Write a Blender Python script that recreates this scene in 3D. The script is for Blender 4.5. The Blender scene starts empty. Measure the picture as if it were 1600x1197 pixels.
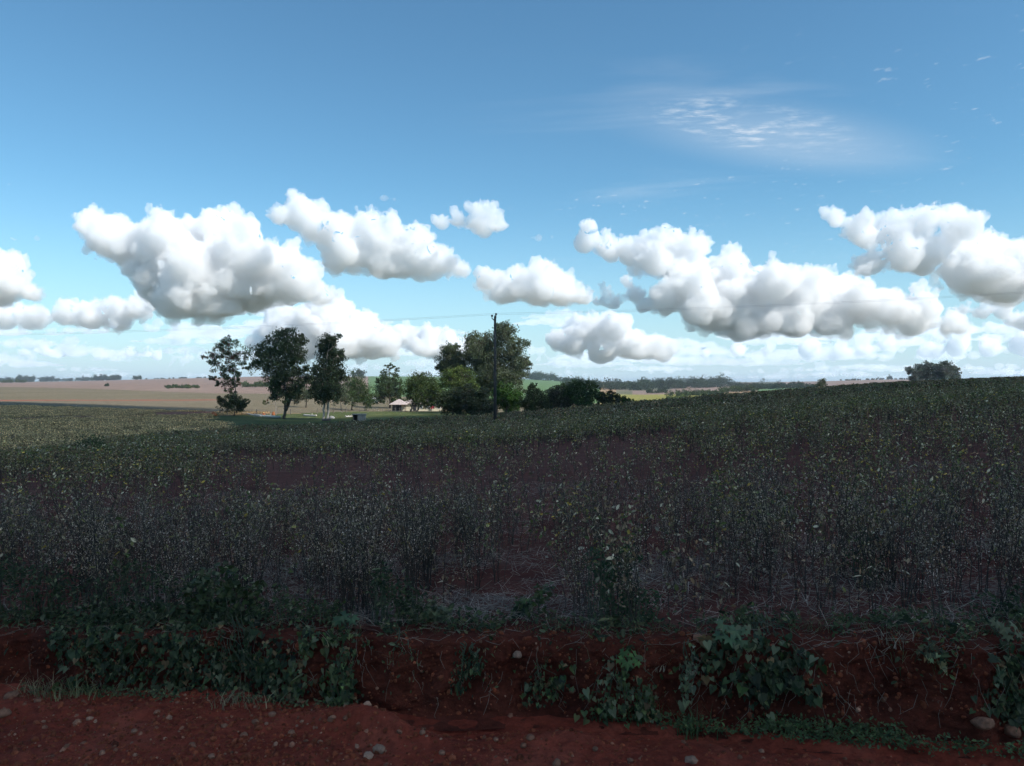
import bpy, bmesh, math, random
import numpy as np
from mathutils import Vector, Matrix, noise as mnoise

R = math.radians
scene = bpy.context.scene
col = scene.collection
rng = np.random.default_rng(7)
random.seed(7)

# ------------------------------------------------------------------ camera
F = 1208.0 / 1600.0            # focal length in image widths
CAM_Z = 2.4
cam = bpy.data.cameras.new('camera')
cam.sensor_width = 36.0
cam.sensor_fit = 'HORIZONTAL'
cam.lens = 36.0 * F
cam.clip_start = 0.05
cam.clip_end = 90000.0
cam_ob = bpy.data.objects.new('camera', cam)
cam_ob.location = (0, 0, CAM_Z)
cam_ob.rotation_euler = (R(90), 0, 0)
col.objects.link(cam_ob)
scene.camera = cam_ob

# ------------------------------------------------------------------ sky, sun, exposure
SUN_EL = R(44)
SUN_AZ = R(122)                 # to the right of the view direction (+Y), clockwise
SUN_DIR = Vector((math.sin(SUN_AZ) * math.cos(SUN_EL), math.cos(SUN_AZ) * math.cos(SUN_EL), math.sin(SUN_EL)))

world = bpy.data.worlds.new('World')
scene.world = world
world.use_nodes = True
wn, wl = world.node_tree.nodes, world.node_tree.links
wn.clear()
w_out = wn.new('ShaderNodeOutputWorld')
w_bg = wn.new('ShaderNodeBackground')
w_sky = wn.new('ShaderNodeTexSky')
w_sky.sky_type = 'NISHITA'
w_sky.sun_disc = False
w_sky.sun_elevation = SUN_EL
w_sky.sun_rotation = SUN_AZ
w_sky.altitude = 300
w_sky.air_density = 1.0
w_sky.dust_density = 0.15
w_sky.ozone_density = 2.0
w_bg.inputs['Strength'].default_value = 0.106
wl.new(w_bg.outputs[0], w_out.inputs[0])

sun = bpy.data.lights.new('sun', 'SUN')
sun.energy = 4.6
sun.angle = R(0.53)
sun.color = (1.0, 0.965, 0.915)
sun_ob = bpy.data.objects.new('sun', sun)
sun_ob.rotation_euler = SUN_DIR.to_track_quat('Z', 'Y').to_euler()
sun_ob.location = (0, 0, 60)
col.objects.link(sun_ob)

vs = scene.view_settings
vs.view_transform = 'Standard'
vs.look = 'None'
vs.exposure = 0.40
vs.gamma = 1.0
vs.use_curve_mapping = False

cy = scene.cycles
cy.use_denoising = True
cy.denoiser = 'OPENIMAGEDENOISE'
cy.denoising_input_passes = 'RGB_ALBEDO_NORMAL'
cy.denoising_prefilter = 'ACCURATE'
cy.use_adaptive_sampling = True
cy.adaptive_threshold = 0.03
cy.max_bounces = 28
cy.diffuse_bounces = 2
cy.glossy_bounces = 2
cy.transmission_bounces = 3
cy.transparent_max_bounces = 28
cy.volume_bounces = 13
cy.caustics_reflective = False
cy.caustics_refractive = False

# ------------------------------------------------------------------ helpers
def px(x, y, d):
    """point that the photograph shows at pixel (x, y) if it stands d metres ahead"""
    return Vector(((x - 800.0) / 1208.0 * d, d, CAM_Z + (598.5 - y) / 1208.0 * d))

def tag(o, label=None, cat=None, group=None, kind=None):
    if label: o['label'] = label
    if cat: o['category'] = cat
    if group: o['group'] = group
    if kind: o['kind'] = kind
    return o

def link(o, parent=None):
    col.objects.link(o)
    if parent is not None:
        o.parent = parent
    return o

def empty(name, loc=(0, 0, 0), rz=0.0):
    o = bpy.data.objects.new(name, None)
    o.empty_display_size = 0.2
    o.location = loc
    o.rotation_euler = (0, 0, rz)
    return link(o)

def np_mesh(name, verts, faces, mat=None, smooth=False):
    """mesh from an (n,3) array and an (m,3|4) array of indices"""
    verts = np.asarray(verts, dtype=np.float32)
    faces = np.asarray(faces, dtype=np.int32)
    me = bpy.data.meshes.new(name)
    k = faces.shape[1]
    me.vertices.add(len(verts)); me.vertices.foreach_set('co', verts.ravel())
    me.loops.add(faces.size); me.loops.foreach_set('vertex_index', faces.ravel())
    me.polygons.add(len(faces))
    me.polygons.foreach_set('loop_start', np.arange(0, faces.size, k, dtype=np.int32))
    me.polygons.foreach_set('loop_total', np.full(len(faces), k, dtype=np.int32))
    me.polygons.foreach_set('use_smooth', np.full(len(faces), smooth, dtype=bool))
    me.update(calc_edges=True)
    if mat: me.materials.append(mat)
    return me

def mesh_ob(name, me, parent=None, loc=(0, 0, 0)):
    o = bpy.data.objects.new(name, me)
    o.location = loc
    return link(o, parent)

def add_color(me, colors, name='tint'):
    """per-vertex colour (n,3)"""
    a = me.color_attributes.new(name, 'FLOAT_COLOR', 'POINT')
    c = np.ones((len(colors), 4), dtype=np.float32); c[:, :3] = colors
    a.data.foreach_set('color', c.ravel())

class MB:
    """collects tubes, boxes and quads; build() gives one mesh object"""
    def __init__(self):
        self.v = []; self.f = []; self.n = 0
    def add(self, verts, faces):
        verts = np.asarray(verts, dtype=float)
        self.v.append(verts)
        self.f += [tuple(i + self.n for i in f) for f in faces]
        self.n += len(verts)
    def box(self, c, s, rot=None, taper=1.0):
        x, y, z = np.array(s) / 2.0
        v = np.array([[-x, -y, -z], [x, -y, -z], [x, y, -z], [-x, y, -z],
                      [-x * taper, -y * taper, z], [x * taper, -y * taper, z], [x * taper, y * taper, z], [-x * taper, y * taper, z]])
        if rot is not None:
            v = v @ np.array(rot.to_3x3() if hasattr(rot, 'to_3x3') else rot).T
        self.add(v + np.array(c), [(0, 3, 2, 1), (4, 5, 6, 7), (0, 1, 5, 4), (1, 2, 6, 5), (2, 3, 7, 6), (3, 0, 4, 7)])
    def tube(self, pts, radii, n=6, cap=True):
        pts = [np.array(p, dtype=float) for p in pts]
        rings = []
        for i, p in enumerate(pts):
            t = pts[min(i + 1, len(pts) - 1)] - pts[max(i - 1, 0)]
            t = t / (np.linalg.norm(t) + 1e-9)
            a = np.array([1.0, 0, 0]) if abs(t[0]) < 0.7 else np.array([0, 1.0, 0])
            b = np.cross(t, a); b /= np.linalg.norm(b); c = np.cross(t, b)
            ang = np.arange(n) * 2 * math.pi / n
            rings.append(p + radii[i] * (np.cos(ang)[:, None] * b + np.sin(ang)[:, None] * c))
        v = np.concatenate(rings)
        f = []
        for i in range(len(pts) - 1):
            for k in range(n):
                k2 = (k + 1) % n
                f.append((i * n + k, i * n + k2, (i + 1) * n + k2, (i + 1) * n + k))
        if cap:
            f.append(tuple(range(n - 1, -1, -1)))
            f.append(tuple((len(pts) - 1) * n + k for k in range(n)))
        self.add(v, f)
    def mesh(self, name, mat=None, smooth=False):
        me = bpy.data.meshes.new(name)
        me.from_pydata(np.concatenate(self.v).tolist() if self.v else [], [], self.f)
        if smooth:
            me.polygons.foreach_set('use_smooth', np.full(len(me.polygons), True))
        if mat: me.materials.append(mat)
        me.update()
        return me
    def build(self, name, mat, parent=None, loc=(0, 0, 0), smooth=False):
        return mesh_ob(name, self.mesh(name, mat, smooth), parent, loc)

def evaluated(me, mods):
    """apply modifiers to a mesh; returns a new mesh"""
    o = bpy.data.objects.new('tmp', me)
    col.objects.link(o)
    for kind, props in mods:
        m = o.modifiers.new('m', kind)
        for k, v in props.items():
            setattr(m, k, v)
    dg = bpy.context.evaluated_depsgraph_get()
    dg.update()
    out = bpy.data.meshes.new_from_object(o.evaluated_get(dg), preserve_all_data_layers=False, depsgraph=dg)
    bpy.data.objects.remove(o)
    return out
# colour of the air: the physical sky, a touch more cyan, paling to white haze at the skyline
w_tc = wn.new('ShaderNodeTexCoord')
w_sep = wn.new('ShaderNodeSeparateXYZ')
wl.new(w_tc.outputs['Generated'], w_sep.inputs[0])
w_tint = wn.new('ShaderNodeMix'); w_tint.data_type = 'RGBA'; w_tint.blend_type = 'MULTIPLY'
w_tint.inputs[0].default_value = 1
w_tint.inputs[7].default_value = (0.69, 1.04, 1.08, 1)
wl.new(w_sky.outputs[0], w_tint.inputs[6])
w_map = wn.new('ShaderNodeMapRange')
w_map.inputs['From Min'].default_value = 0.0; w_map.inputs['From Max'].default_value = 0.26
w_map.inputs['To Min'].default_value = 1.0; w_map.inputs['To Max'].default_value = 0.0
wl.new(w_sep.outputs['Z'], w_map.inputs['Value'])
w_pow = wn.new('ShaderNodeMath'); w_pow.operation = 'POWER'; w_pow.inputs[1].default_value = 2.2
wl.new(w_map.outputs[0], w_pow.inputs[0])
w_hz = wn.new('ShaderNodeMix'); w_hz.data_type = 'RGBA'
w_hz.inputs[7].default_value = (4.4, 5.7, 6.7, 1)
wl.new(w_pow.outputs[0], w_hz.inputs[0])
wl.new(w_tint.outputs[2], w_hz.inputs[6])

# thin high cloud: a layer seen from below, rippled patches and faint streaks
def wmath(op, a, b=None, clamp=False):
    n = wn.new('ShaderNodeMath'); n.operation = op; n.use_clamp = clamp
    for i, v in enumerate((a, b)):
        if v is None: continue
        if isinstance(v, (int, float)): n.inputs[i].default_value = v
        else: wl.new(v, n.inputs[i])
    return n.outputs[0]
w_zc = wmath('MAXIMUM', w_sep.outputs['Z'], 0.02)
w_pl = wn.new('ShaderNodeCombineXYZ')
wl.new(wmath('DIVIDE', w_sep.outputs['X'], w_zc), w_pl.inputs[0]); wl.new(wmath('DIVIDE', w_sep.outputs['Y'], w_zc), w_pl.inputs[1])
def wnoise(scale, detail, rough, stretch=(1, 1, 1), rot=0.0, dist=0.0, off=(0, 0, 0)):
    mp = wn.new('ShaderNodeMapping'); mp.inputs['Scale'].default_value = stretch; mp.inputs['Rotation'].default_value = (0, 0, rot); mp.inputs['Location'].default_value = off
    wl.new(w_pl.outputs[0], mp.inputs[0])
    n = wn.new('ShaderNodeTexNoise'); n.inputs['Scale'].default_value = scale; n.inputs['Detail'].default_value = detail; n.inputs['Roughness'].default_value = rough; n.inputs['Distortion'].default_value = dist
    wl.new(mp.outputs[0], n.inputs['Vector']); return n.outputs['Fac']
def wramp(v, a, b, lo=0.0, hi=1.0):
    m = wn.new('ShaderNodeMapRange'); m.interpolation_type = 'SMOOTHSTEP'
    for k, q in zip(('From Min', 'From Max', 'To Min', 'To Max'), (a, b, lo, hi)): m.inputs[k].default_value = q
    wl.new(v, m.inputs['Value']); return m.outputs[0]
def patch(cx, cy_, la, lb, rot):
    """soft oval patch on the high layer"""
    mp = wn.new('ShaderNodeMapping'); mp.vector_type = 'TEXTURE'
    mp.inputs['Location'].default_value = (cx, cy_, 0); mp.inputs['Rotation'].default_value = (0, 0, rot); mp.inputs['Scale'].default_value = (la, lb, 1)
    wl.new(w_pl.outputs[0], mp.inputs[0])
    ln = wn.new('ShaderNodeVectorMath'); ln.operation = 'LENGTH'; wl.new(mp.outputs[0], ln.inputs[0])
    return wramp(ln.outputs['Value'], 0.1, 1.0, 1.0, 0.0)
rip = wramp(wnoise(9, 8, 0.68, (1.0, 1.9, 1), -0.95, 0.25), 0.42, 0.78)
main = wmath('MULTIPLY', wmath('MULTIPLY', patch(0.95, 3.02, 0.72, 0.30, 0.60), wramp(wnoise(2.6, 3, 0.6, off=(4.4, 0.7, 0)), 0.30, 0.62)), rip)
glow = wmath('MULTIPLY', patch(1.15, 3.2, 1.1, 0.45, 0.50), 0.20)
scraps = wmath('MULTIPLY', wramp(wnoise(9, 6, 0.6, (1.5, 1, 1), 0.9), 0.60, 0.78), wramp(wnoise(0.75, 2, 0.5, off=(3.1, 1.7, 0)), 0.44, 0.62))
streak = wmath('MULTIPLY', wramp(wnoise(0.8, 6, 0.55, (0.5, 1.6, 1), 0.1, 0.6, off=(7.3, 2.2, 0)), 0.56, 0.86), 0.22)
hc = wmath('ADD', wmath('ADD', wmath('MULTIPLY', main, 0.95), glow), wmath('ADD', wmath('MULTIPLY', scraps, 0.55), streak), True)
w_px = wn.new('ShaderNodeSeparateXYZ'); wl.new(w_pl.outputs[0], w_px.inputs[0])
hc = wmath('MULTIPLY', wmath('MULTIPLY', hc, wramp(w_sep.outputs['Z'], 0.06, 0.2)), wramp(w_px.outputs['X'], -0.35, 0.35))     # the thin layer covers the right half of the sky
w_hc = wn.new('ShaderNodeMix'); w_hc.data_type = 'RGBA'
w_hc.inputs[7].default_value = (6.6, 7.0, 7.4, 1)
wl.new(hc, w_hc.inputs[0]); wl.new(w_hz.outputs[2], w_hc.inputs[6]); wl.new(w_hc.outputs[2], w_bg.inputs[0])
# ------------------------------------------------------------------ clouds
def volume_material(name, density, g=0.35, color=(1, 1, 1)):
    m = bpy.data.materials.new(name); m.use_nodes = True
    nt = m.node_tree; nt.nodes.clear()
    out = nt.nodes.new('ShaderNodeOutputMaterial')
    vol = nt.nodes.new('ShaderNodeVolumePrincipled')
    vol.inputs['Color'].default_value = (*color, 1)
    vol.inputs['Density'].default_value = density
    vol.inputs['Anisotropy'].default_value = g
    nt.links.new(vol.outputs[0], out.inputs['Volume'])
    m.cycles.homogeneous_volume = True
    return m

def ico(sub):
    bm = bmesh.new(); bmesh.ops.create_icosphere(bm, subdivisions=sub, radius=1.0)
    v = np.array([q.co[:] for q in bm.verts]); f = np.array([[l.index for l in p.verts] for p in bm.faces])
    bm.free(); return v, f
ICO_V, ICO_F = ico(2)

def spheres_mesh(name, cs, rs, flat=None):
    cs = np.asarray(cs); rs = np.asarray(rs)
    v = (ICO_V[None] * rs[:, None, None] + cs[:, None, :]).reshape(-1, 3)
    f = (ICO_F[None] + (np.arange(len(cs)) * len(ICO_V))[:, None, None]).reshape(-1, 3)
    return v, f

def unit(n, r):
    v = r.normal(size=(n, 3)); return v / np.linalg.norm(v, axis=1)[:, None]

CLOUD_TEX = []
def cloud_tex(size, depth):
    t = bpy.data.textures.new('billow', 'CLOUDS')
    t.noise_scale = size; t.noise_depth = depth; t.noise_basis = 'IMPROVED_PERLIN'
    return t

def cloud_mesh(name, blobs, d, seed, voxel_px=2.1, base_row=None, fat=1.0, lump=1.0, kids=((8, 0.28, 0.52, 0.94), (6, 0.25, 0.5, 0.95))):
    """blobs: (x, y, r) in photograph pixels, put at d metres with their own depth"""
    r = np.random.default_rng(seed)
    k = d / 1208.0
    cs, rs = [], []
    mid = np.mean([b[0] for b in blobs])
    for (x, y, rad) in blobs:
        p = np.array(px(x, y, d)); R0 = rad * k * fat
        for q in range(2):
            off = r.normal(size=3) * R0 * np.array([0.3, 0.7, 0.15])
            cs.append(p + off); rs.append(R0 * (1.0 if q == 0 else 0.7))
    cs = np.array(cs); rs = np.array(rs)
    allc, allr = [cs], [rs]
    pc, pr = cs, rs
    for (n, lo, hi, out) in kids:
        dirs = unit(len(pc) * n, r); dirs[:, 2] = np.abs(dirs[:, 2]) * 0.9 - 0.25
        dirs /= np.linalg.norm(dirs, axis=1)[:, None]
        rr = np.repeat(pr, n) * r.uniform(lo, hi, len(dirs))
        cc = np.repeat(pc, n, axis=0) + dirs * np.repeat(pr, n)[:, None] * out
        allc.append(cc); allr.append(rr); pc, pr = cc, rr
    C, Rr = np.concatenate(allc), np.concatenate(allr)
    v, f = spheres_mesh(name, C, Rr)
    if base_row is not None:
        zb = CAM_Z + (598.5 - base_row) * k
        lo = v[:, 2] < zb
        v[lo, 2] = zb + (v[lo, 2] - zb) * 0.22
    me = np_mesh(name, v, f)
    vox = voxel_px * k
    mods = [('REMESH', dict(mode='VOXEL', voxel_size=vox))]
    out = evaluated(me, mods)
    bpy.data.meshes.remove(me)
    n = len(out.vertices)
    co = np.empty(n * 3, dtype=np.float32); out.vertices.foreach_get('co', co); co = co.reshape(-1, 3)
    no = np.empty(n * 3, dtype=np.float32); out.vertices.foreach_get('normal', no); no = no.reshape(-1, 3)
    s = 1.0 / (k * 1.0)
    q = co * s
    up = np.clip(no[:, 2] * 0.9 + 0.5, 0.10, 1.0)                      # tops billow, flat bases stay smooth
    w3 = np.stack([noise3(q / 16.0 + 11.3), noise3(q / 16.0 + 47.9), noise3(q / 16.0 + 83.1)], 1) * 7.0        # swirl
    qq = q + w3
    lumps = np.abs(noise3(qq / 28.0 + seed * 3.1)) * 17 + np.abs(noise3(qq / 13.0 + seed * 1.3)) * 13 + np.abs(noise3(qq / 6.5 + seed)) * 9 + noise3(qq / 4.0 + seed) * 5.5 - 8.0
    ragged = fbm3(q / 45.0 + seed * 7.7, 2) * 15
    co += no * ((lumps * up + ragged) * k * lump)[:, None]
    out.vertices.foreach_set('co', co.ravel()); out.update()
    out.name = name
    return out

# vectorised gradient noise
_P = rng.permutation(256).astype(np.int64); _P = np.concatenate([_P, _P, _P])
_G = unit(256, rng)
def noise3(p):
    p = np.asarray(p, dtype=np.float64)
    i = np.floor(p).astype(np.int64); f = p - i; i &= 255
    u = f * f * f * (f * (f * 6 - 15) + 10)
    def g(dx, dy, dz):
        h = _P[_P[_P[i[:, 0] + dx] + i[:, 1] + dy] + i[:, 2] + dz]
        q = _G[h & 255]
        return (f[:, 0] - dx) * q[:, 0] + (f[:, 1] - dy) * q[:, 1] + (f[:, 2] - dz) * q[:, 2]
    ux = u[:, 0]
    a, b = g(0,0,0), g(1,0,0); x0 = a + ux * (b - a)
    a, b = g(0,1,0), g(1,1,0); x1 = a + ux * (b - a)
    a, b = g(0,0,1), g(1,0,1); x2 = a + ux * (b - a)
    a, b = g(0,1,1), g(1,1,1); x3 = a + ux * (b - a)
    y0 = x0 + u[:,1] * (x1 - x0); y1 = x2 + u[:,1] * (x3 - x2)
    return y0 + u[:,2] * (y1 - y0)
def fbm3(p, o=4):
    s = 0; a = 1.0
    for k in range(o):
        s = s + a * noise3(p * (2.03 ** k) + 17.7 * k); a *= 0.5
    return s

CLOUD_VOL = volume_material('cloud_vapour', 0.0105, g=0.0)
CLOUDS = [
 ('largest cumulus on the left, broad with a towering white crown', 9000, 492, [
  (140,350,22),(165,372,28),(200,382,34),(240,382,38),(290,378,38),(325,352,26),(352,372,34),(390,402,38),(430,427,36),(470,447,28),(503,462,15),
  (250,420,42),(300,430,48),(350,440,45),(290,468,34),(330,478,28),(400,455,30),(270,450,38),(440,455,24)]),
 ('long slanting cumulus tapering to the right beside the largest left cloud', 8000, 432, [
  (458,320,16),(445,338,15),(485,335,21),(500,356,24),(540,366,27),(572,350,21),(602,374,27),(640,386,27),(680,402,26),(712,421,16),
  (560,395,28),(610,408,26),(650,414,20),(532,404,22),(525,416,14)]),
 ('flat based cumulus low above the power pole', 8600, 470, [
  (755,440,16),(780,450,21),(810,446,24),(842,430,20),(836,455,20),(870,450,24),(900,460,17),(916,466,8),(882,436,12)]),
 ('small lone cloud high above the power pole', 7600, 366, [
  (690,345,8),(715,345,10),(740,345,13),(760,334,15),(777,350,13),(756,356,10)]),
 ('biggest cumulus bank on the right with a grey underside', 9400, 522, [
  (920,352,9),(925,374,13),(950,386,18),(985,386,20),(1020,382,20),(1055,382,20),(1086,380,16),(1060,410,28),(1010,410,24),(1110,424,24),(1142,426,24),
  (1160,440,28),(1200,450,27),(1240,451,27),(1290,461,30),(1330,466,27),(1370,486,28),(1410,495,27),(1450,490,23),(1490,507,17),(1440,472,18),
  (1080,450,34),(1120,470,38),(1180,490,36),(1240,494,34),(1300,498,30),(1100,488,28),(1035,470,20)]),
 ('bright towering cumulus at the upper right edge', 8200, 470, [
  (1312,340,14),(1340,358,20),(1356,372,14),(1402,350,22),(1440,346,22),(1480,356,24),(1515,380,26),(1552,400,28),(1592,420,28),(1450,390,33),(1500,420,36),
  (1405,400,22),(1368,410,17),(1345,425,10),(1550,440,28),(1602,446,26),(1650,440,38)]),
 ('cumulus cut off by the left edge of the sky', 9000, 478, [
  (0,420,24),(22,440,22),(48,457,14),(-32,430,40),(-10,460,24)]),
 ('low ragged cumulus row under the left edge cloud', 11500, 514, [
  (8,490,19),(50,495,19),(100,492,16),(142,490,21),(180,490,23),(216,480,19),(100,470,8),(180,506,14),(235,470,10),(-30,490,22)]),
 ('cumulus bank rising behind the eucalyptus trees', 12500, 556, [
  (438,498,20),(480,508,26),(520,498,21),(560,518,30),(600,530,26),(540,540,28),(480,538,28),(430,530,24),(624,520,12)]),
 ('low cumulus between the tall trees and the power pole', 13500, 560, [
  (642,535,14),(678,537,22),(706,530,17),(730,545,18),(690,548,16)]),
 ('low lumpy cumulus right of the power pole', 12800, 560, [
  (905,498,10),(930,514,19),(960,520,19),(900,535,19),(872,530,9),(990,535,22),(1022,545,17),(942,548,17)]),
 ('long low cloud bank under the biggest right cumulus', 15500, 564, [
  (1060,547,6),(1100,549,8),(1150,546,10),(1200,551,9),(1260,546,12),(1305,553,9),(1350,546,12),(1400,541,13),(1450,546,13),(1500,537,15),(1550,541,15),(1600,531,19),(1640,536,19)]),
 ('low scattered cloud row above the left skyline', 16500, 564, [
  (40,550,6),(62,549,8),(90,553,8),(130,550,6),(160,556,7),(215,549,10),(242,554,8),(290,557,6)]),
 ('grey ragged cloud at the right edge below the bright tower', 11000, 512, [
  (1500,484,10),(1530,490,13),(1562,490,15),(1602,496,17),(1640,490,20)]),
 ('ragged small cumulus left of the biggest right bank', 9800, 486, [
  (958,472,15),(985,468,15),(1005,478,14),(945,455,8),(984,440,9),(935,470,8)]),
]
def fringe_mesh(blobs, d, seed):
    """torn scraps of thin vapour round a cloud's outline"""
    r = np.random.default_rng(seed); k = d / 1208.0; cs, rs = [], []
    for (x, y, rad) in blobs:
        n = 16; u_ = unit(n, r); u_[:, 1] *= .6                          # scraps all round
        cs.append(np.array(px(x, y, d)) + u_ * (rad * k * r.uniform(.9, 1.34, n))[:, None]); rs.append(np.maximum(rad * k * r.uniform(.06, .24, n), 2.2 * k))
        n = 9; u_ = unit(n, r); u_[:, 2] = -np.abs(u_[:, 2]) * .6 - .25     # soft skirt underneath
        cs.append(np.array(px(x, y, d)) + u_ * (rad * k * r.uniform(.75, 1.2, n))[:, None]); rs.append(rad * k * r.uniform(.25, .5, n))
    v, f = spheres_mesh('f', np.concatenate(cs), np.concatenate(rs))
    me = np_mesh('f', v, f); out = evaluated(me, [('REMESH', dict(mode='VOXEL', voxel_size=3.3 * k))]); bpy.data.meshes.remove(me)
    n = len(out.vertices); co = np.empty(n * 3, dtype=np.float32); out.vertices.foreach_get('co', co); co = co.reshape(-1, 3)
    no = np.empty(n * 3, dtype=np.float32); out.vertices.foreach_get('normal', no); no = no.reshape(-1, 3)
    co += no * (fbm3(co / (k * 9) + seed, 3) * 7 * k)[:, None]
    out.vertices.foreach_set('co', co.ravel()); out.update(); out.name = 'cloud_fringe'; out.materials.append(FRINGE_VOL)
    return out
FRINGE_VOL = volume_material('torn_vapour', 0.0075, g=0.2)
for i, (lab, d, base, blobs) in enumerate(CLOUDS):
    me = cloud_mesh('cumulus_cloud', blobs, d, 11 + i, base_row=base, fat={4: 1.18, 5: 1.18, 2: 1.2, 8: 1.2, 9: 1.2, 10: 1.3}.get(i, 1.12))
    me.materials.append(CLOUD_VOL)
    o = mesh_ob('cumulus_cloud', me)
    tag(o, lab, 'cloud', 'cumulus clouds')
    if i < 12: tag(mesh_ob('cloud_fringe', fringe_mesh(blobs, d, 60 + i), o), kind='stuff')
    if 'low cloud bank' in lab or 'scattered cloud row' in lab: tag(o, kind='stuff')      # broken rows, not one body

# small ragged clouds in rows down to the skyline
r = np.random.default_rng(91)
def small_clouds(name, label, rows, d, density, seed, lump=.22):
    b = []
    for (y0, y1, n, x0, x1, rad) in rows:
        for q in range(n):
            cx, cy_ = r.uniform(x0, x1), r.uniform(y0, y1); w = r.uniform(1.6, 4.2) * rad
            for s_ in range(int(r.integers(4, 8))):
                t = r.uniform(-1, 1); b.append((cx + t * w, cy_ - (1 - t * t) * rad * r.uniform(0, .9), rad * (1 - .5 * abs(t)) * r.uniform(.5, .9)))
    me = cloud_mesh(name, b, d, seed, voxel_px=2.8, fat=1.0, lump=lump, kids=((5, 0.3, 0.6, 0.9),))
    me.materials.append(volume_material(name + '_vapour', density, g=0.2))
    tag(mesh_ob(name, me), label, 'clouds', kind='stuff')
small_clouds('distant_clouds', 'small broken clouds in hazy rows above the skyline', [
    (512, 545, 8, -20, 330, 10), (545, 575, 12, -20, 420, 7), (540, 575, 12, 820, 1100, 8), (560, 590, 14, 820, 1400, 6),
    (535, 560, 12, 1050, 1620, 11), (550, 580, 14, 1250, 1620, 8), (500, 535, 8, 1360, 1640, 14), (550, 580, 8, 400, 760, 7)], 21000, 0.0036, 92)
def flat_bank(name, label, rows, d, density, seed):
    """long flattened layers of far cloud, one behind the other"""
    q = np.random.default_rng(seed); k = d / 1208.0; cs, ss = [], []
    for (y0, y1, n, x0, x1, rad) in rows:
        for _ in range(n):
            cx, cy_ = q.uniform(x0, x1), q.uniform(y0, y1); L = rad * q.uniform(4, 9); dd = q.uniform(-3000, 3000)
            for t in np.linspace(-1, 1, 9):
                rr = rad * (1 - .75 * t * t) * q.uniform(.55, 1.15)
                c = np.array(px(cx + t * L, cy_ - rr * .35, d)); c[1] += dd + q.normal() * 300; cs.append(c); ss.append((L * .20 * k, L * .20 * k, rr * k))
            for _ in range(7):
                t = q.uniform(-.8, .8); rr = rad * q.uniform(.3, .6); c = np.array(px(cx + t * L, cy_ - rad * (1 - t * t) * .8, d)); c[1] += dd; cs.append(c); ss.append((rr * 1.3 * k,) * 2 + (rr * k,))
    v = (ICO_V[None] * np.array(ss)[:, None, :] + np.array(cs)[:, None, :]).reshape(-1, 3); f = (ICO_F[None] + (np.arange(len(cs)) * len(ICO_V))[:, None, None]).reshape(-1, 3)
    me = np_mesh(name, v, f); out = evaluated(me, [('REMESH', dict(mode='VOXEL', voxel_size=2.6 * k))]); bpy.data.meshes.remove(me)
    n = len(out.vertices); co = np.empty(n * 3, dtype=np.float32); out.vertices.foreach_get('co', co); co = co.reshape(-1, 3); no = np.empty(n * 3, dtype=np.float32); out.vertices.foreach_get('normal', no); no = no.reshape(-1, 3)
    co += no * ((np.abs(noise3(co / (k * 11))) * 6 + noise3(co / (k * 5)) * 3 - 1.5) * k * np.clip(no[:, 2] + .5, .15, 1))[:, None]
    out.vertices.foreach_set('co', co.ravel()); out.update(); out.name = name; out.materials.append(volume_material(name + '_vapour', density, g=0.1))
    tag(mesh_ob(name, out), label, 'clouds', kind='stuff')
flat_bank('horizon_cloud_bank', 'layered hazy cloud banks low over the whole skyline', [
    (500, 530, 6, 180, 460, 11), (505, 540, 6, 480, 760, 11), (500, 535, 5, 860, 1080, 11), (520, 545, 7, -60, 340, 10), (545, 575, 12, -60, 420, 8), (570, 592, 12, -60, 560, 5), (545, 585, 9, 400, 860, 8), (540, 570, 9, 820, 1120, 9), (562, 592, 14, 800, 1400, 6), (520, 560, 12, 1080, 1680, 12), (550, 585, 14, 1150, 1680, 8), (490, 525, 6, 1350, 1680, 13), (575, 594, 10, 1100, 1680, 5)], 24000, 0.0022, 95)
small_clouds('cloud_scraps', 'scattered cloud scraps between the big cumulus clouds', [
    (372, 384, 1, 36, 44, 8), (350, 362, 1, 382, 398, 9), (306, 316, 1, 588, 606, 8), (370, 378, 1, 830, 850, 8), (322, 330, 1, 876, 890, 4), (318, 326, 1, 985, 1000, 6), (430, 440, 2, 1330, 1360, 7), (290, 296, 1, 4, 16, 4), (395, 402, 1, 865, 880, 3)], 9000, 0.004, 93)
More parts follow.
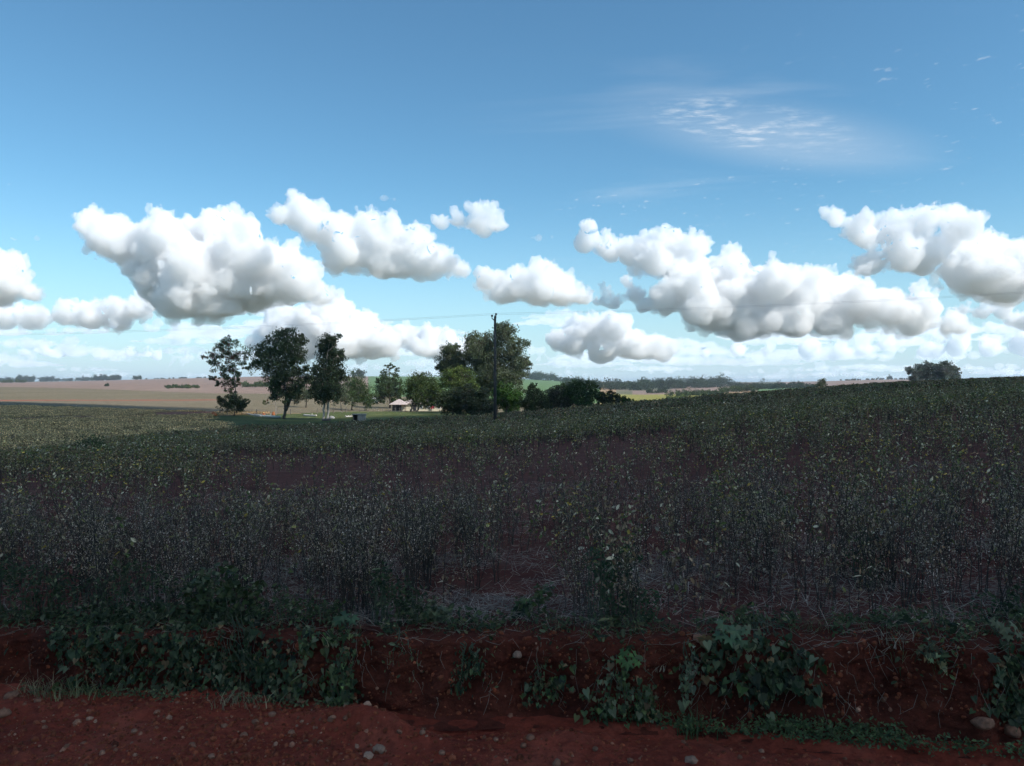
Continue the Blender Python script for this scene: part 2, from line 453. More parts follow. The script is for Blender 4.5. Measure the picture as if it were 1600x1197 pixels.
# ------------------------------------------------------------------ the cloud overhead that keeps the near field in shade
def shade_cloud():
    r = np.random.default_rng(77)
    # its shadow on the ground, by bearing (photograph column) and distance
    edge = [(-900, 330), (-300, 300), (0, 285), (300, 235), (450, 200), (545, 150), (600, 128), (700, 112), (800, 108), (900, 114), (1000, 145), (1200, 230), (1400, 280), (1600, 300), (2100, 340)]
    E = np.array([((c - 800) / 1208.0 * d, d) for c, d in edge])
    poly = np.concatenate([E, [[950, 300], [950, -620], [-900, -620], [-900, 250]]])
    alt = 760.0
    shift = np.array(SUN_DIR)[:2] / SUN_DIR.z * alt
    def inside(q):
        x, y = q; c = False; j = len(poly) - 1
        for i in range(len(poly)):
            if (poly[i][1] > y) != (poly[j][1] > y) and x < (poly[j][0] - poly[i][0]) * (y - poly[i][1]) / (poly[j][1] - poly[i][1]) + poly[i][0]: c = not c
            j = i
        return c
    def rim(q):
        best = 1e9
        for i in range(len(poly)):
            a, b = poly[i - 1], poly[i]; t = np.clip(np.dot(q - a, b - a) / np.dot(b - a, b - a), 0, 1)
            best = min(best, np.linalg.norm(q - a - (b - a) * t))
        return best
    cs, rs = [], []
    for gx_ in np.arange(-900, 960, 30):
        for gy_ in np.arange(-620, 430, 30):
            q = np.array([gx_, gy_]) + r.uniform(-10, 10, 2)
            if not inside(q): continue
            rad = min(rim(q), 70.0)
            if rad < 9: continue
            cs.append([q[0] + shift[0], q[1] + shift[1], alt + r.uniform(0, 30)]); rs.append(rad)
    v, f = spheres_mesh('s', np.array(cs), np.array(rs))
    lo = v[:, 2] < alt - 20; v[lo, 2] = alt - 20 + (v[lo, 2] - alt + 20) * 0.2
    me = np_mesh('overhead_cloud', v, f)
    out = evaluated(me, [('REMESH', dict(mode='VOXEL', voxel_size=20.0))])
    n = len(out.vertices); co = np.empty(n * 3, dtype=np.float32); out.vertices.foreach_get('co', co); co = co.reshape(-1, 3)
    no = np.empty(n * 3, dtype=np.float32); out.vertices.foreach_get('normal', no); no = no.reshape(-1, 3)
    co += no * (fbm3(co / 60.0, 4) * 16)[:, None]
    out.vertices.foreach_set('co', co.ravel()); out.update()
    out.materials.append(volume_material('dense_cloud_vapour', 0.034, g=0.1))
    o = mesh_ob('overhead_cloud', out); tag(o, 'big cumulus overhead behind the photographer shading the near field', 'cloud', 'cumulus clouds')
shade_cloud()
# ------------------------------------------------------------------ materials
def mat(name):
    m = bpy.data.materials.new(name); m.use_nodes = True
    nt = m.node_tree; b = nt.nodes['Principled BSDF']
    return m, nt, b

def ramp(nt, fac, stops):
    r = nt.nodes.new('ShaderNodeValToRGB')
    el = r.color_ramp.elements
    while len(el) < len(stops): el.new(0.5)
    for e, (p, c) in zip(el, stops):
        e.position = p; e.color = (*c, 1)
    nt.links.new(fac, r.inputs[0])
    return r.outputs[0]

def noise_fac(nt, scale, detail=6, rough=0.6, coord='Object', vec_scale=None, dist=0.0):
    tc = nt.nodes.new('ShaderNodeTexCoord')
    n = nt.nodes.new('ShaderNodeTexNoise')
    n.inputs['Scale'].default_value = scale; n.inputs['Detail'].default_value = detail
    n.inputs['Roughness'].default_value = rough; n.inputs['Distortion'].default_value = dist
    src = tc.outputs[coord]
    if vec_scale:
        mp = nt.nodes.new('ShaderNodeMapping'); mp.inputs['Scale'].default_value = vec_scale
        nt.links.new(src, mp.inputs[0]); src = mp.outputs[0]
    nt.links.new(src, n.inputs['Vector'])
    return n.outputs['Fac']

def mixc(nt, a, b, fac, blend='MIX'):
    m = nt.nodes.new('ShaderNodeMix'); m.data_type = 'RGBA'; m.blend_type = blend
    for sock, v in ((0, fac), (6, a), (7, b)):
        if isinstance(v, (int, float)): m.inputs[sock].default_value = v
        elif isinstance(v, tuple): m.inputs[sock].default_value = (*v, 1)
        else: nt.links.new(v, m.inputs[sock])
    return m.outputs[2]

def bump(nt, b, height, strength=0.5, dist=0.02):
    bp = nt.nodes.new('ShaderNodeBump'); bp.inputs['Strength'].default_value = strength
    bp.inputs['Distance'].default_value = dist
    nt.links.new(height, bp.inputs['Height']); nt.links.new(bp.outputs[0], b.inputs['Normal'])

def ground_mat(name, stops, scale=0.3, stops2=None, scale2=6.0, bump_s=0.6, bump_d=0.05, bscale=18, stretch=None, rough=0.95):
    m, nt, b = mat(name)
    c = ramp(nt, noise_fac(nt, scale, 8, 0.65, vec_scale=stretch), stops)
    if stops2:
        c2 = ramp(nt, noise_fac(nt, scale2, 6, 0.7, vec_scale=stretch), stops2)
        c = mixc(nt, c, c2, 1.0, 'MULTIPLY')
    nt.links.new(c, b.inputs['Base Color'])
    b.inputs['Roughness'].default_value = rough
    b.inputs['Specular IOR Level'].default_value = 0.15
    if bump_s: bump(nt, b, noise_fac(nt, bscale, 8, 0.7), bump_s, bump_d)
    return m

VAR = [(0.25, (0.55, 0.55, 0.55)), (0.5, (1, 1, 1)), (0.78, (1.45, 1.4, 1.4))]
M_SOIL = ground_mat('red_field_soil', [(0.3, (0.090, 0.024, 0.015)), (0.54, (0.125, 0.034, 0.022)), (0.68, (0.15, 0.060, 0.043)), (0.85, (0.20, 0.135, 0.10))], 1.1, VAR, 9.0)
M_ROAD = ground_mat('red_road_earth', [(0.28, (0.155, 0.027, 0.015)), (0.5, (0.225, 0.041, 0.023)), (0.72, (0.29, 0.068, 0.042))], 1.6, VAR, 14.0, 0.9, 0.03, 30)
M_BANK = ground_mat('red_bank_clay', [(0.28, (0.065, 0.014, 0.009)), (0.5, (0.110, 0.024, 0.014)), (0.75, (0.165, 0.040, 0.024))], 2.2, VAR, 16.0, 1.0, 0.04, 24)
M_LAWN = ground_mat('lawn_turf', [(0.3, (0.055, 0.068, 0.022)), (0.55, (0.075, 0.092, 0.028)), (0.75, (0.13, 0.125, 0.05))], 0.12, VAR, 2.2, 0.8, 0.1, 6)
M_VALLEY = ground_mat('ripe_crop', [(0.3, (0.23, 0.155, 0.080)), (0.5, (0.29, 0.19, 0.105)), (0.72, (0.31, 0.19, 0.115))], 0.03, VAR, 0.9, 0.8, 0.3, 1.2)
M_DRY = ground_mat('dry_crop', [(0.3, (0.125, 0.108, 0.062)), (0.5, (0.16, 0.130, 0.080)), (0.72, (0.185, 0.142, 0.098))], 0.012, VAR, 0.5, 0.6, 0.3, 0.8)
M_PINK = ground_mat('bare_pinkish_stubble', [(0.3, (0.19, 0.135, 0.105)), (0.5, (0.225, 0.155, 0.122)), (0.72, (0.25, 0.18, 0.142))], 0.006, VAR, 0.12, 0.4, 0.3, 0.5)
M_TRACK = ground_mat('red_track_earth', [(0.3, (0.20, 0.075, 0.045)), (0.6, (0.27, 0.105, 0.065))], 0.2, None, 1, 0.3, 0.05, 6)
M_GREEN = ground_mat('green_crop', [(0.3, (0.085, 0.145, 0.055)), (0.6, (0.105, 0.17, 0.065))], 0.006, VAR, 0.15, 0.4, 0.3, 0.5)
M_YELLOW = ground_mat('yellowing_crop', [(0.3, (0.20, 0.19, 0.045)), (0.6, (0.25, 0.22, 0.055))], 0.01, VAR, 0.3, 0.4, 0.3, 0.5)
M_FAR = ground_mat('far_mixed_farmland', [(0.35, (0.05, 0.075, 0.045)), (0.5, (0.12, 0.12, 0.07)), (0.65, (0.19, 0.14, 0.10))], 0.0011, VAR, 0.01, 0.2, 0.3, 0.1)

# ------------------------------------------------------------------ land form
# ground rows of the photograph by column: (distance, height) pairs
def zr(d, row): return CAM_Z - (row - 598.5) / 1208.0 * d
COLS = {
 -500: [(5.5,.5),(15,-.1),(30,-1.5),(45,-2.4),(80,-3.2),(125,zr(125,656)),(180,zr(180,642)),(300,zr(300,627)),(450,zr(450,615)),(700,zr(700,607)),(1100,zr(1100,602)),(1700,zr(1700,599)),(2600,zr(2600,597.5)),(4000,zr(4000,596.8)),(8000,zr(8000,596.5)),(14000,zr(14000,597))],
 0:    [(5.5,.48),(15,.08),(30,-1.0),(45,-2.16),(60,-2.55),(80,-3.0),(125,zr(125,655)),(150,zr(150,647.5)),(180,zr(180,641)),(220,zr(220,634)),(300,zr(300,626)),(450,zr(450,615)),(700,zr(700,606)),(1100,zr(1100,601.5)),(1700,zr(1700,598.5)),(2600,zr(2600,597.2)),(4000,zr(4000,596.5)),(8000,zr(8000,596.2)),(14000,zr(14000,597))],
 300:  [(5.5,.52),(15,.15),(30,-.75),(50,-1.85),(80,-3.2),(125,zr(125,660)),(150,zr(150,652)),(180,zr(180,645)),(220,zr(220,638)),(300,zr(300,628)),(450,zr(450,616)),(700,zr(700,605)),(1100,zr(1100,598)),(1700,zr(1700,593.5)),(2500,zr(2500,591)),(4000,zr(4000,592)),(8000,zr(8000,595)),(14000,zr(14000,597))],
 450:  [(5.5,.54),(15,.2),(30,-.65),(50,-1.7),(80,-3.0),(105,zr(105,671)),(125,zr(125,662)),(150,zr(150,654)),(180,zr(180,645.5)),(220,zr(220,638)),(300,zr(300,628)),(450,zr(450,616)),(700,zr(700,605)),(1100,zr(1100,597.5)),(1700,zr(1700,592)),(2500,zr(2500,588)),(4000,zr(4000,590)),(8000,zr(8000,595)),(14000,zr(14000,597))],
 550:  [(5.5,.55),(15,.2),(30,-.6),(50,-1.6),(80,-2.85),(110,zr(110,667)),(130,zr(130,658)),(150,zr(150,651.5)),(180,zr(180,643.5)),(225,zr(225,642)),(300,zr(300,630)),(450,zr(450,617)),(700,zr(700,606)),(1100,zr(1100,598)),(1700,zr(1700,592)),(2500,zr(2500,588)),(4000,zr(4000,590)),(8000,zr(8000,595)),(14000,zr(14000,597))],
 680:  [(5.5,.56),(15,.25),(30,-.45),(50,-1.35),(80,-2.5),(110,zr(110,660)),(135,zr(135,653)),(160,zr(160,648)),(200,zr(200,643.5)),(235,zr(235,642)),(300,zr(300,632)),(450,zr(450,619)),(700,zr(700,607)),(1100,zr(1100,599)),(1700,zr(1700,592.5)),(2500,zr(2500,588.5)),(4000,zr(4000,590)),(8000,zr(8000,595)),(14000,zr(14000,597))],
 800:  [(5.5,.57),(15,.3),(30,-.3),(50,-1.05),(80,-1.9),(105,zr(105,655)),(135,zr(135,652)),(200,zr(200,645)),(300,zr(300,635)),(450,zr(450,623)),(700,zr(700,611)),(1100,zr(1100,602)),(1700,zr(1700,596)),(2500,zr(2500,592)),(4000,zr(4000,592)),(8000,zr(8000,595)),(14000,zr(14000,597))],
 1000: [(5.5,.58),(15,.4),(30,.05),(50,-.35),(80,-.8),(110,zr(110,637)),(150,zr(150,640)),(200,zr(200,639)),(300,zr(300,636)),(450,zr(450,631)),(700,zr(700,622)),(1100,zr(1100,613)),(1700,zr(1700,606)),(2600,zr(2600,601)),(4000,zr(4000,598)),(8000,zr(8000,597)),(14000,zr(14000,597.5))],
 1200: [(5.5,.6),(15,.5),(30,.4),(50,.3),(80,.25),(120,zr(120,620)),(160,zr(160,621.5)),(300,zr(300,622)),(450,zr(450,619)),(700,zr(700,613)),(1100,zr(1100,608)),(1700,zr(1700,604)),(2600,zr(2600,599)),(4000,zr(4000,597)),(8000,zr(8000,597)),(14000,zr(14000,597.5))],
 1400: [(5.5,.62),(15,.65),(30,.75),(50,.95),(80,1.25),(140,zr(140,605)),(200,zr(200,606.5)),(300,zr(300,607.5)),(450,zr(450,607)),(700,zr(700,606)),(1100,zr(1100,602)),(1700,zr(1700,597)),(2600,zr(2600,593)),(4000,zr(4000,594)),(8000,zr(8000,596)),(14000,zr(14000,597.5))],
 1600: [(5.5,.64),(15,.8),(30,1.1),(50,1.5),(80,2.0),(150,zr(150,596.5)),(220,zr(220,597.5)),(300,zr(300,599)),(450,zr(450,600)),(700,zr(700,600)),(1100,zr(1100,598)),(1700,zr(1700,596)),(2600,zr(2600,594.5)),(4000,zr(4000,595)),(8000,zr(8000,596)),(14000,zr(14000,597.5))],
 2100: [(5.5,.7),(15,1.0),(30,1.6),(50,2.3),(80,3.2),(150,4.6),(220,5.2),(300,5.2),(450,4.5),(700,3.5),(1100,4),(1700,5),(2600,8),(4000,10),(8000,12),(14000,12)],
}
_LD = np.linspace(math.log(5.5), math.log(14000), 240)
def _pchip(xs, ys, x):
    xs = np.array(xs); ys = np.array(ys)
    h = np.diff(xs); dl = np.diff(ys) / h
    m = np.zeros(len(xs)); m[0], m[-1] = dl[0], dl[-1]
    for i in range(1, len(xs) - 1):
        if dl[i - 1] * dl[i] > 0:
            w1, w2 = 2 * h[i] + h[i - 1], h[i] + 2 * h[i - 1]
            m[i] = (w1 + w2) / (w1 / dl[i - 1] + w2 / dl[i])
    k = np.clip(np.searchsorted(xs, x) - 1, 0, len(xs) - 2)
    t = (x - xs[k]) / h[k]
    return ((2*t**3 - 3*t**2 + 1) * ys[k] + (t**3 - 2*t**2 + t) * h[k] * m[k] + (-2*t**3 + 3*t**2) * ys[k+1] + (t**3 - t**2) * h[k] * m[k+1])
# stored as slope of sight (z - CAM_Z) / d, which stays smooth over the huge range of distances
_CX = np.array(sorted(COLS)); _CU = (_CX - 800.0) / 1208.0
_TAB = np.array([[0.0] * 240] * len(_CX))
for i, c in enumerate(_CX):
    ds = np.log([q[0] for q in COLS[c]]); ss = np.array([(q[1] - CAM_Z) / q[0] for q in COLS[c]])
    _TAB[i] = _pchip(ds, ss, _LD)
_UU = np.linspace(_CU[0], _CU[-1], 260)
_TAB2 = np.array([_pchip(_CU, _TAB[:, j], _UU) for j in range(240)])     # [logd, u]

def ud(x, y):
    x = np.asarray(x, float); y = np.asarray(y, float)
    yy = np.maximum(y, 1e-3)
    u = np.clip(np.where(y > 0, x / yy, np.sign(x) * 99), _UU[0], _UU[-1])
    d = np.hypot(x, y) / np.sqrt(1 + u * u)
    return u, d
def height(x, y):
    u, d = ud(x, y)
    a = (np.log(np.clip(d, 5.5, 14000)) - _LD[0]) / (_LD[1] - _LD[0]); b = (u - _UU[0]) / (_UU[1] - _UU[0])
    i = np.clip(a.astype(int), 0, 238); j = np.clip(b.astype(int), 0, 258); a = a - i; b = b - j
    s = (_TAB2[i, j] * (1-a) * (1-b) + _TAB2[i+1, j] * a * (1-b) + _TAB2[i, j+1] * (1-a) * b + _TAB2[i+1, j+1] * a * b)
    z = CAM_Z + s * np.clip(d, 5.5, 14000)
    return z
def h1(x, y): return float(height(np.array([x]), np.array([y]))[0])

# foot and brow of the roadside bank
def _cr(xs, ys, x): return _pchip(xs, ys, np.clip(np.asarray(x, float), xs[0], xs[-1]))
def bank_foot(x):
    x = np.asarray(x, float)
    y = _cr([-200, -4.2, -1.6, -0.6, 0.3, 1.35, 3.3, 200], [9.5, 6.05, 5.72, 5.5, 5.38, 5.28, 4.98, 2.5], x)
    return y + 0.05 * np.sin(x * 2.3) + 0.035 * np.sin(x * 5.1 + 1)
def bank_brow(x):
    x = np.asarray(x, float)
    y = _cr([-200, -4.3, -1.8, -1.0, 0.5, 2.0, 3.6, 200], [10.2, 6.42, 6.2, 5.95, 5.78, 5.66, 5.42, 3.1], x)
    return y + 0.09 * np.sin(x * 3.1 + 2) + 0.06 * np.sin(x * 7.7) + 0.035 * np.sin(x * 17.3 + 1)

# ------------------------------------------------------------------ fields: one sheet out to the horizon, cut along the field edges
NA = 520
ths = np.concatenate([np.linspace(-80, -37, 40, endpoint=False), np.linspace(-37, 37, NA - 80), np.linspace(37, 80, 41)[1:]])
ths = np.radians(ths)
NR = 430
tt = np.linspace(0, 1, NR)
gx = np.zeros((NR, len(ths))); gy = np.zeros_like(gx)
for j, th in enumerate(ths):
    # distance along this ray to the brow of the bank
    rr = 6.0
    for _ in range(30):
        rr = float(bank_brow(rr * math.sin(th))) / math.cos(th)
        rr = min(rr, 60)
    r0 = rr * 1.004
    # rings: dense close by and around the yards
    r = r0 * (14000 / r0) ** (tt ** 1.0)
    gx[:, j] = r * math.sin(th); gy[:, j] = r * math.cos(th)
gz = height(gx.ravel(), gy.ravel()).reshape(gx.shape)
gu, gd = ud(gx, gy)
# small relief: clods and furrows close by, gentle swells beyond
P3 = np.stack([gx.ravel(), gy.ravel(), np.zeros(gx.size)], 1)
near = np.clip(1 - gd.ravel() / 60, 0, 1)
gz += ((fbm3(P3 * 1.4, 4) * 0.07 * near) + fbm3(P3 * 0.05, 2) * 0.12 * np.clip(gd.ravel() / 60, 0, 1)).reshape(gx.shape)

gpx = 800 + gu * 1208
def lin(xs, ys, x): return np.interp(x, xs, ys)
def zone_of(p, d):
    """which field a place belongs to (p: bearing as photograph column, d: distance)"""
    z = np.full(p.shape, 0)
    wob = 1 + 0.012 * np.sin(p * 0.05) + 0.01 * np.sin(p * 0.13 + 1)
    edge = lin([-400, 0, 150, 300, 420, 550, 680, 800, 900, 1000, 1200, 1400, 2000], [27, 40, 54, 76, 98, 110, 110, 118, 130, 160, 230, 260, 260], p) * wob
    t1 = lin([-400, 0, 150, 330, 420], [110, 121, 140, 172, 185], p)
    t2 = lin([-400, 0, 330, 420], [285, 300, 330, 345], p)
    left = p < 345
    far = d > edge
    z[far] = 1                                                          # ripe crop in the valley
    z[far & (d > 178 + 0.09 * np.clip(420 - p, 0, 420))] = 2                                              # dry crop beyond
    z[(d > lin([-400, 0, 200, 330, 450, 700, 820], [820, 760, 560, 470, 460, 900, 900], p)) & (p < 590)] = 3     # pinkish slope
    z[(d > 2450) & (p < 700)] = 9
    z[(d > 1150) & (p < 330) & (d < 1300)] = 3
    lawn = far & (p > lin([82, 100, 130, 160, 190], [420, 385, 320, 325, 370], d)) & (p < 900) & (d < lin([300, 400, 520, 600, 760, 900], [150, 172, 180, 205, 205, 180], p))
    z[lawn] = 4
    z[far & left & (np.abs(d - t1) < 4.5)] = 5                          # tracks
    z[far & left & (d > t1) & (d < t1 + 34 - 0.05 * np.abs(p)) & (p > 235)] = 5
    z[far & left & (np.abs(d - t2) < 9)] = 5
    z[(d > 420) & (p > 575) & (p < 960)] = 6                            # green slope
    z[far & (p >= 935) & (d > 160)] = 1
    z[(p > 935) & (p < 1100) & (d > 420) & (d < 900)] = 7               # yellow field
    z[(p >= 960) & (d >= 900)] = 9
    z[(p > 985) & (p < 1045) & (d > 900) & (d < 1250)] = 3
    z[(p > 1045) & (p < 1175) & (d > 900) & (d < 3200)] = 3
    z[(p > 1180) & (p < 1300) & (d > 800) & (d < 1150)] = 6
    z[(p > 1215) & (d > 1250) & (d < 3400)] = 3
    z[d > 5200] = 9
    return z
ZN = zone_of(gpx, gd)
NAMES = {0: ('crop_field_soil', M_SOIL), 1: ('valley_field', M_VALLEY), 2: ('dry_field', M_DRY), 3: ('stubble_slope', M_PINK), 4: ('yard_grass', M_LAWN),
         5: ('dirt_track', M_TRACK), 6: ('green_slope', M_GREEN), 7: ('yellow_field', M_YELLOW), 9: ('far_farmland', M_FAR)}
idx = np.arange(gx.size).reshape(gx.shape)
quads = np.stack([idx[:-1, :-1], idx[:-1, 1:], idx[1:, 1:], idx[1:, :-1]], -1).reshape(-1, 4)
qz = ZN[:-1, :-1].ravel()
GV = np.stack([gx.ravel(), gy.ravel(), gz.ravel()], 1)
for zid, (nm, m) in NAMES.items():
    q = quads[qz == zid]
    if not len(q): continue
    used, inv = np.unique(q, return_inverse=True)
    o = mesh_ob(nm, np_mesh(nm, GV[used], inv.reshape(-1, 4), m, True))
    tag(o, kind='structure')

# land behind the photographer
xs = np.linspace(-220, 220, 60); ys = np.concatenate([np.linspace(-400, -12, 20), np.linspace(-10, -3.2, 8)])
X, Y = np.meshgrid(xs, ys)
Z = np.clip((-3.2 - Y) * 0.5, 0, 0.8) + 0.1 * np.sin(X * 0.3)*np.clip((-4 - Y),0,1)
i2 = np.arange(X.size).reshape(X.shape)
o = mesh_ob('verge_field', np_mesh('verge_field', np.stack([X.ravel(), Y.ravel(), Z.ravel()], 1), np.stack([i2[:-1,:-1], i2[:-1,1:], i2[1:,1:], i2[1:,:-1]], -1).reshape(-1, 4), M_VALLEY, True))
tag(o, kind='structure')

# ------------------------------------------------------------------ road
def road_relief(X, Y):
    P = np.stack([X.ravel(), Y.ravel(), np.zeros(X.size)], 1)
    n = fbm3(P * 1.1, 3) * 0.035 + fbm3(P * 5.0 + 9, 3) * 0.032 + np.abs(fbm3(P * 13.0, 2)) * 0.026
    d = bank_foot(X.ravel()) - Y.ravel()
    berm = 0.05 * np.exp(-((d - 0.25) / 0.16) ** 2) * (0.6 + 0.8 * noise3(P * 1.7 + 5)) * (X.ravel() < 0.6)
    rut = -0.05 * np.exp(-((d - 0.05) / 0.12) ** 2) * (X.ravel() > -0.9)
    heap = 0.11 * np.exp(-(((X.ravel() + 1.05) / 0.42) ** 2 + ((d - 0.2) / 0.14) ** 2))
    return (n + berm + rut + heap).reshape(X.shape)
xs = np.concatenate([np.linspace(-200, -6, 60, endpoint=False), np.linspace(-6, 6, 480), np.linspace(6, 200, 61)[1:]])
ts = np.concatenate([np.linspace(0, 0.82, 24, endpoint=False), np.linspace(0.82, 1, 100)])
X = np.repeat(xs[None], len(ts), 0); FOOT = bank_foot(X) + 0.12
Y = -3.4 + (FOOT + 3.4) * ts[:, None]
Z = road_relief(X, Y)
i2 = np.arange(X.size).reshape(X.shape)
o = mesh_ob('dirt_road', np_mesh('dirt_road', np.stack([X.ravel(), Y.ravel(), Z.ravel()], 1), np.stack([i2[:-1,:-1], i2[:-1,1:], i2[1:,1:], i2[1:,:-1]], -1).reshape(-1, 4), M_ROAD, True))
tag(o, kind='structure')

# ------------------------------------------------------------------ roadside bank
def bank_point(x, t):
    """t 0 at the foot, 1 at the brow"""
    x = np.asarray(x, float); t = np.asarray(t, float)
    yf, yb = bank_foot(x), bank_brow(x)
    zb = height(x, yb)
    prof_y = np.interp(t, [0, .08, .35, .6, .82, .92, 1.0], [0.0, 0.42, 0.55, 0.60, 0.62, 0.74, 1.0])   # undercut, steep face, rounded brow
    prof_z = np.interp(t, [0, .08, .35, .6, .82, .92, 1.0], [-0.06, 0.0, 0.34, 0.66, 0.92, 0.985, 1.0])
    y = yf + (yb - yf) * prof_y
    z = zb * prof_z
    P = np.stack([x.ravel() * 1.0, y.ravel(), z.ravel() * 1.5], 1)
    face = (np.sin(np.clip(t.ravel(), 0, 1) * math.pi) ** 0.6)
    n = fbm3(P * 1.6, 3) * 0.16 + fbm3(P * 6.0 + 3, 3) * 0.07 + np.abs(fbm3(P * 17, 2)) * 0.045
    y = (y.ravel() - n * face).reshape(y.shape)
    z = (z.ravel() + fbm3(P * 4 + 31, 3) * 0.03 * face).reshape(z.shape)
    return x, y, z
ts = np.linspace(0, 1, 70)
X = np.repeat(xs[None], len(ts), 0); T = np.repeat(ts[:, None], len(xs), 1)
X, Y, Z = bank_point(X, T)
i2 = np.arange(X.size).reshape(X.shape)
# run the brow a little way back into the field so that no gap opens
BX = np.concatenate([X, xs[None], xs[None]]); BY = np.concatenate([Y, bank_brow(xs)[None] + 0.12, bank_brow(xs)[None] + 0.5])
BZ = np.concatenate([Z, height(xs, bank_brow(xs) + .12)[None] + 0.03, height(xs, bank_brow(xs) + .5)[None] - 0.16])
i2 = np.arange(BX.size).reshape(BX.shape)
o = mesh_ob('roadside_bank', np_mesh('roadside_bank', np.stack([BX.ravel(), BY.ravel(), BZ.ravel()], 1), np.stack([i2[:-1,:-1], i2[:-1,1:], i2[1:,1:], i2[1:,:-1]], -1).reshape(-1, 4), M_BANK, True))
tag(o, kind='structure')
# ------------------------------------------------------------------ foliage and bark materials
def leaf_mat(name, rough=0.55, trans=0.25, spec=0.3, per_plant=False):
    m, nt, b = mat(name)
    at = nt.nodes.new('ShaderNodeAttribute'); at.attribute_name = 'tint'
    oi = nt.nodes.new('ShaderNodeObjectInfo')
    vr = ramp(nt, oi.outputs['Random'], [(0.0, (0.72, 0.74, 0.78)), (0.5, (1.0, 1.0, 1.0)), (1.0, (1.32, 1.26, 1.2))])
    base = mixc(nt, at.outputs['Color'], vr, 1.0, 'MULTIPLY') if per_plant else at.outputs['Color']
    nt.links.new(base, b.inputs['Base Color'])
    b.inputs['Roughness'].default_value = rough
    b.inputs['Specular IOR Level'].default_value = spec
    tr = nt.nodes.new('ShaderNodeBsdfTranslucent')
    g = mixc(nt, at.outputs['Color'], (1.25, 1.35, 0.7), 1.0, 'MULTIPLY')
    nt.links.new(g, tr.inputs['Color'])
    mx = nt.nodes.new('ShaderNodeMixShader'); mx.inputs[0].default_value = trans
    nt.links.new(b.outputs[0], mx.inputs[1]); nt.links.new(tr.outputs[0], mx.inputs[2])
    nt.links.new(mx.outputs[0], nt.nodes['Material Output'].inputs['Surface'])
    return m
M_LEAF = leaf_mat('leaf_blade')
M_CROP = leaf_mat('crop_plant', 0.6, 0.12, 0.3, True)
M_LEAF_TREE = leaf_mat('tree_foliage', 0.6, 0.18, 0.25)
def bark_mat(name, stops, scale):
    m, nt, b = mat(name)
    f = noise_fac(nt, scale, 6, 0.7, vec_scale=(1, 1, 0.2))
    nt.links.new(ramp(nt, f, stops), b.inputs['Base Color'])
    b.inputs['Roughness'].default_value = 0.9
    bump(nt, b, f, 0.6, 0.03)
    return m
M_BARK = bark_mat('dark_bark', [(0.3, (0.045, 0.035, 0.028)), (0.7, (0.13, 0.105, 0.085))], 5)
M_BARK_PALE = bark_mat('pale_smooth_bark', [(0.3, (0.20, 0.16, 0.13)), (0.55, (0.42, 0.36, 0.31)), (0.75, (0.55, 0.50, 0.45))], 3)
M_STEM = bark_mat('dry_stem', [(0.3, (0.045, 0.035, 0.032)), (0.7, (0.13, 0.105, 0.090))], 30)
M_VSTEM = bark_mat('green_stem', [(0.3, (0.05, 0.06, 0.03)), (0.7, (0.10, 0.10, 0.06))], 30)

# ------------------------------------------------------------------ leaf clouds
def rand_rot(n, r):
    q = r.normal(size=(n, 4)); q /= np.linalg.norm(q, axis=1)[:, None]
    w, x, y, z = q.T
    return np.stack([np.stack([1-2*(y*y+z*z), 2*(x*y-z*w), 2*(x*z+y*w)], -1),
                     np.stack([2*(x*y+z*w), 1-2*(x*x+z*z), 2*(y*z-x*w)], -1),
                     np.stack([2*(x*z-y*w), 2*(y*z+x*w), 1-2*(x*x+y*y)], -1)], 1)
def frame_rot(nrm, r, tangent=None):
    """rotations whose z axis is nrm; x axis (leaf tip) random or near tangent"""
    nrm = nrm / np.linalg.norm(nrm, axis=1)[:, None]
    t = r.normal(size=nrm.shape) if tangent is None else tangent + r.normal(size=nrm.shape) * 0.35
    t -= nrm * (t * nrm).sum(1)[:, None]; t /= np.linalg.norm(t, axis=1)[:, None] + 1e-9
    b = np.cross(nrm, t)
    return np.stack([t, b, nrm], -1)
QUAD_V = np.array([[-0.5, 0, 0], [0, -0.26, 0.05], [0.5, 0, 0.0], [0, 0.26, 0.05]]); QUAD_F = np.array([[0, 1, 2, 3]])
# clump card: two crossed leaf sprays, jagged
SPRAY_V = np.array([[-.5,0,0],[-.1,-.28,.06],[.5,-.05,-.04],[.05,.24,.05], [-.4,.1,-.3],[.02,-.05,-.05],[.3,.02,.45],[-.06,.05,.1]]); SPRAY_F = np.array([[0,1,2,3],[4,5,6,7]])
# heart-shaped vine leaf, folded a little along its rib
HEART_V = np.array([[0,0,0],[-.22,.24,.05],[-.05,.46,.09],[.28,.40,.06],[.72,.12,-.02],[.95,0,-.08],[.72,-.12,-.02],[.28,-.40,.06],[-.05,-.46,.09],[-.22,-.24,.05]])
HEART_F = np.array([[0,2,1],[0,3,2],[0,4,3],[0,5,4],[0,6,5],[0,7,6],[0,8,7],[0,9,8]])
OVAL_V = np.array([[0,0,0],[.3,.22,.05],[.7,.2,.03],[1,0,-.08],[.7,-.2,.03],[.3,-.22,.05]]); OVAL_F = np.array([[0,2,1],[0,3,2],[0,4,3],[0,5,4]])
def lobed(n=7):
    v = [[0.05, 0, 0.02]]
    for k in range(2 * n - 1):
        a = math.radians(-150 + 300 * k / (2 * n - 2))
        rad = (1.0 - 0.25 * abs(a) / 2.6) if k % 2 == 0 else 0.48
        v.append([rad * math.cos(a) * 0.5, rad * math.sin(a) * 0.5, -0.10 * rad])
    f = [[0, k, k + 1] for k in range(1, 2 * n - 1)]
    return np.array(v), np.array(f)
LOBE_V, LOBE_F = lobed()

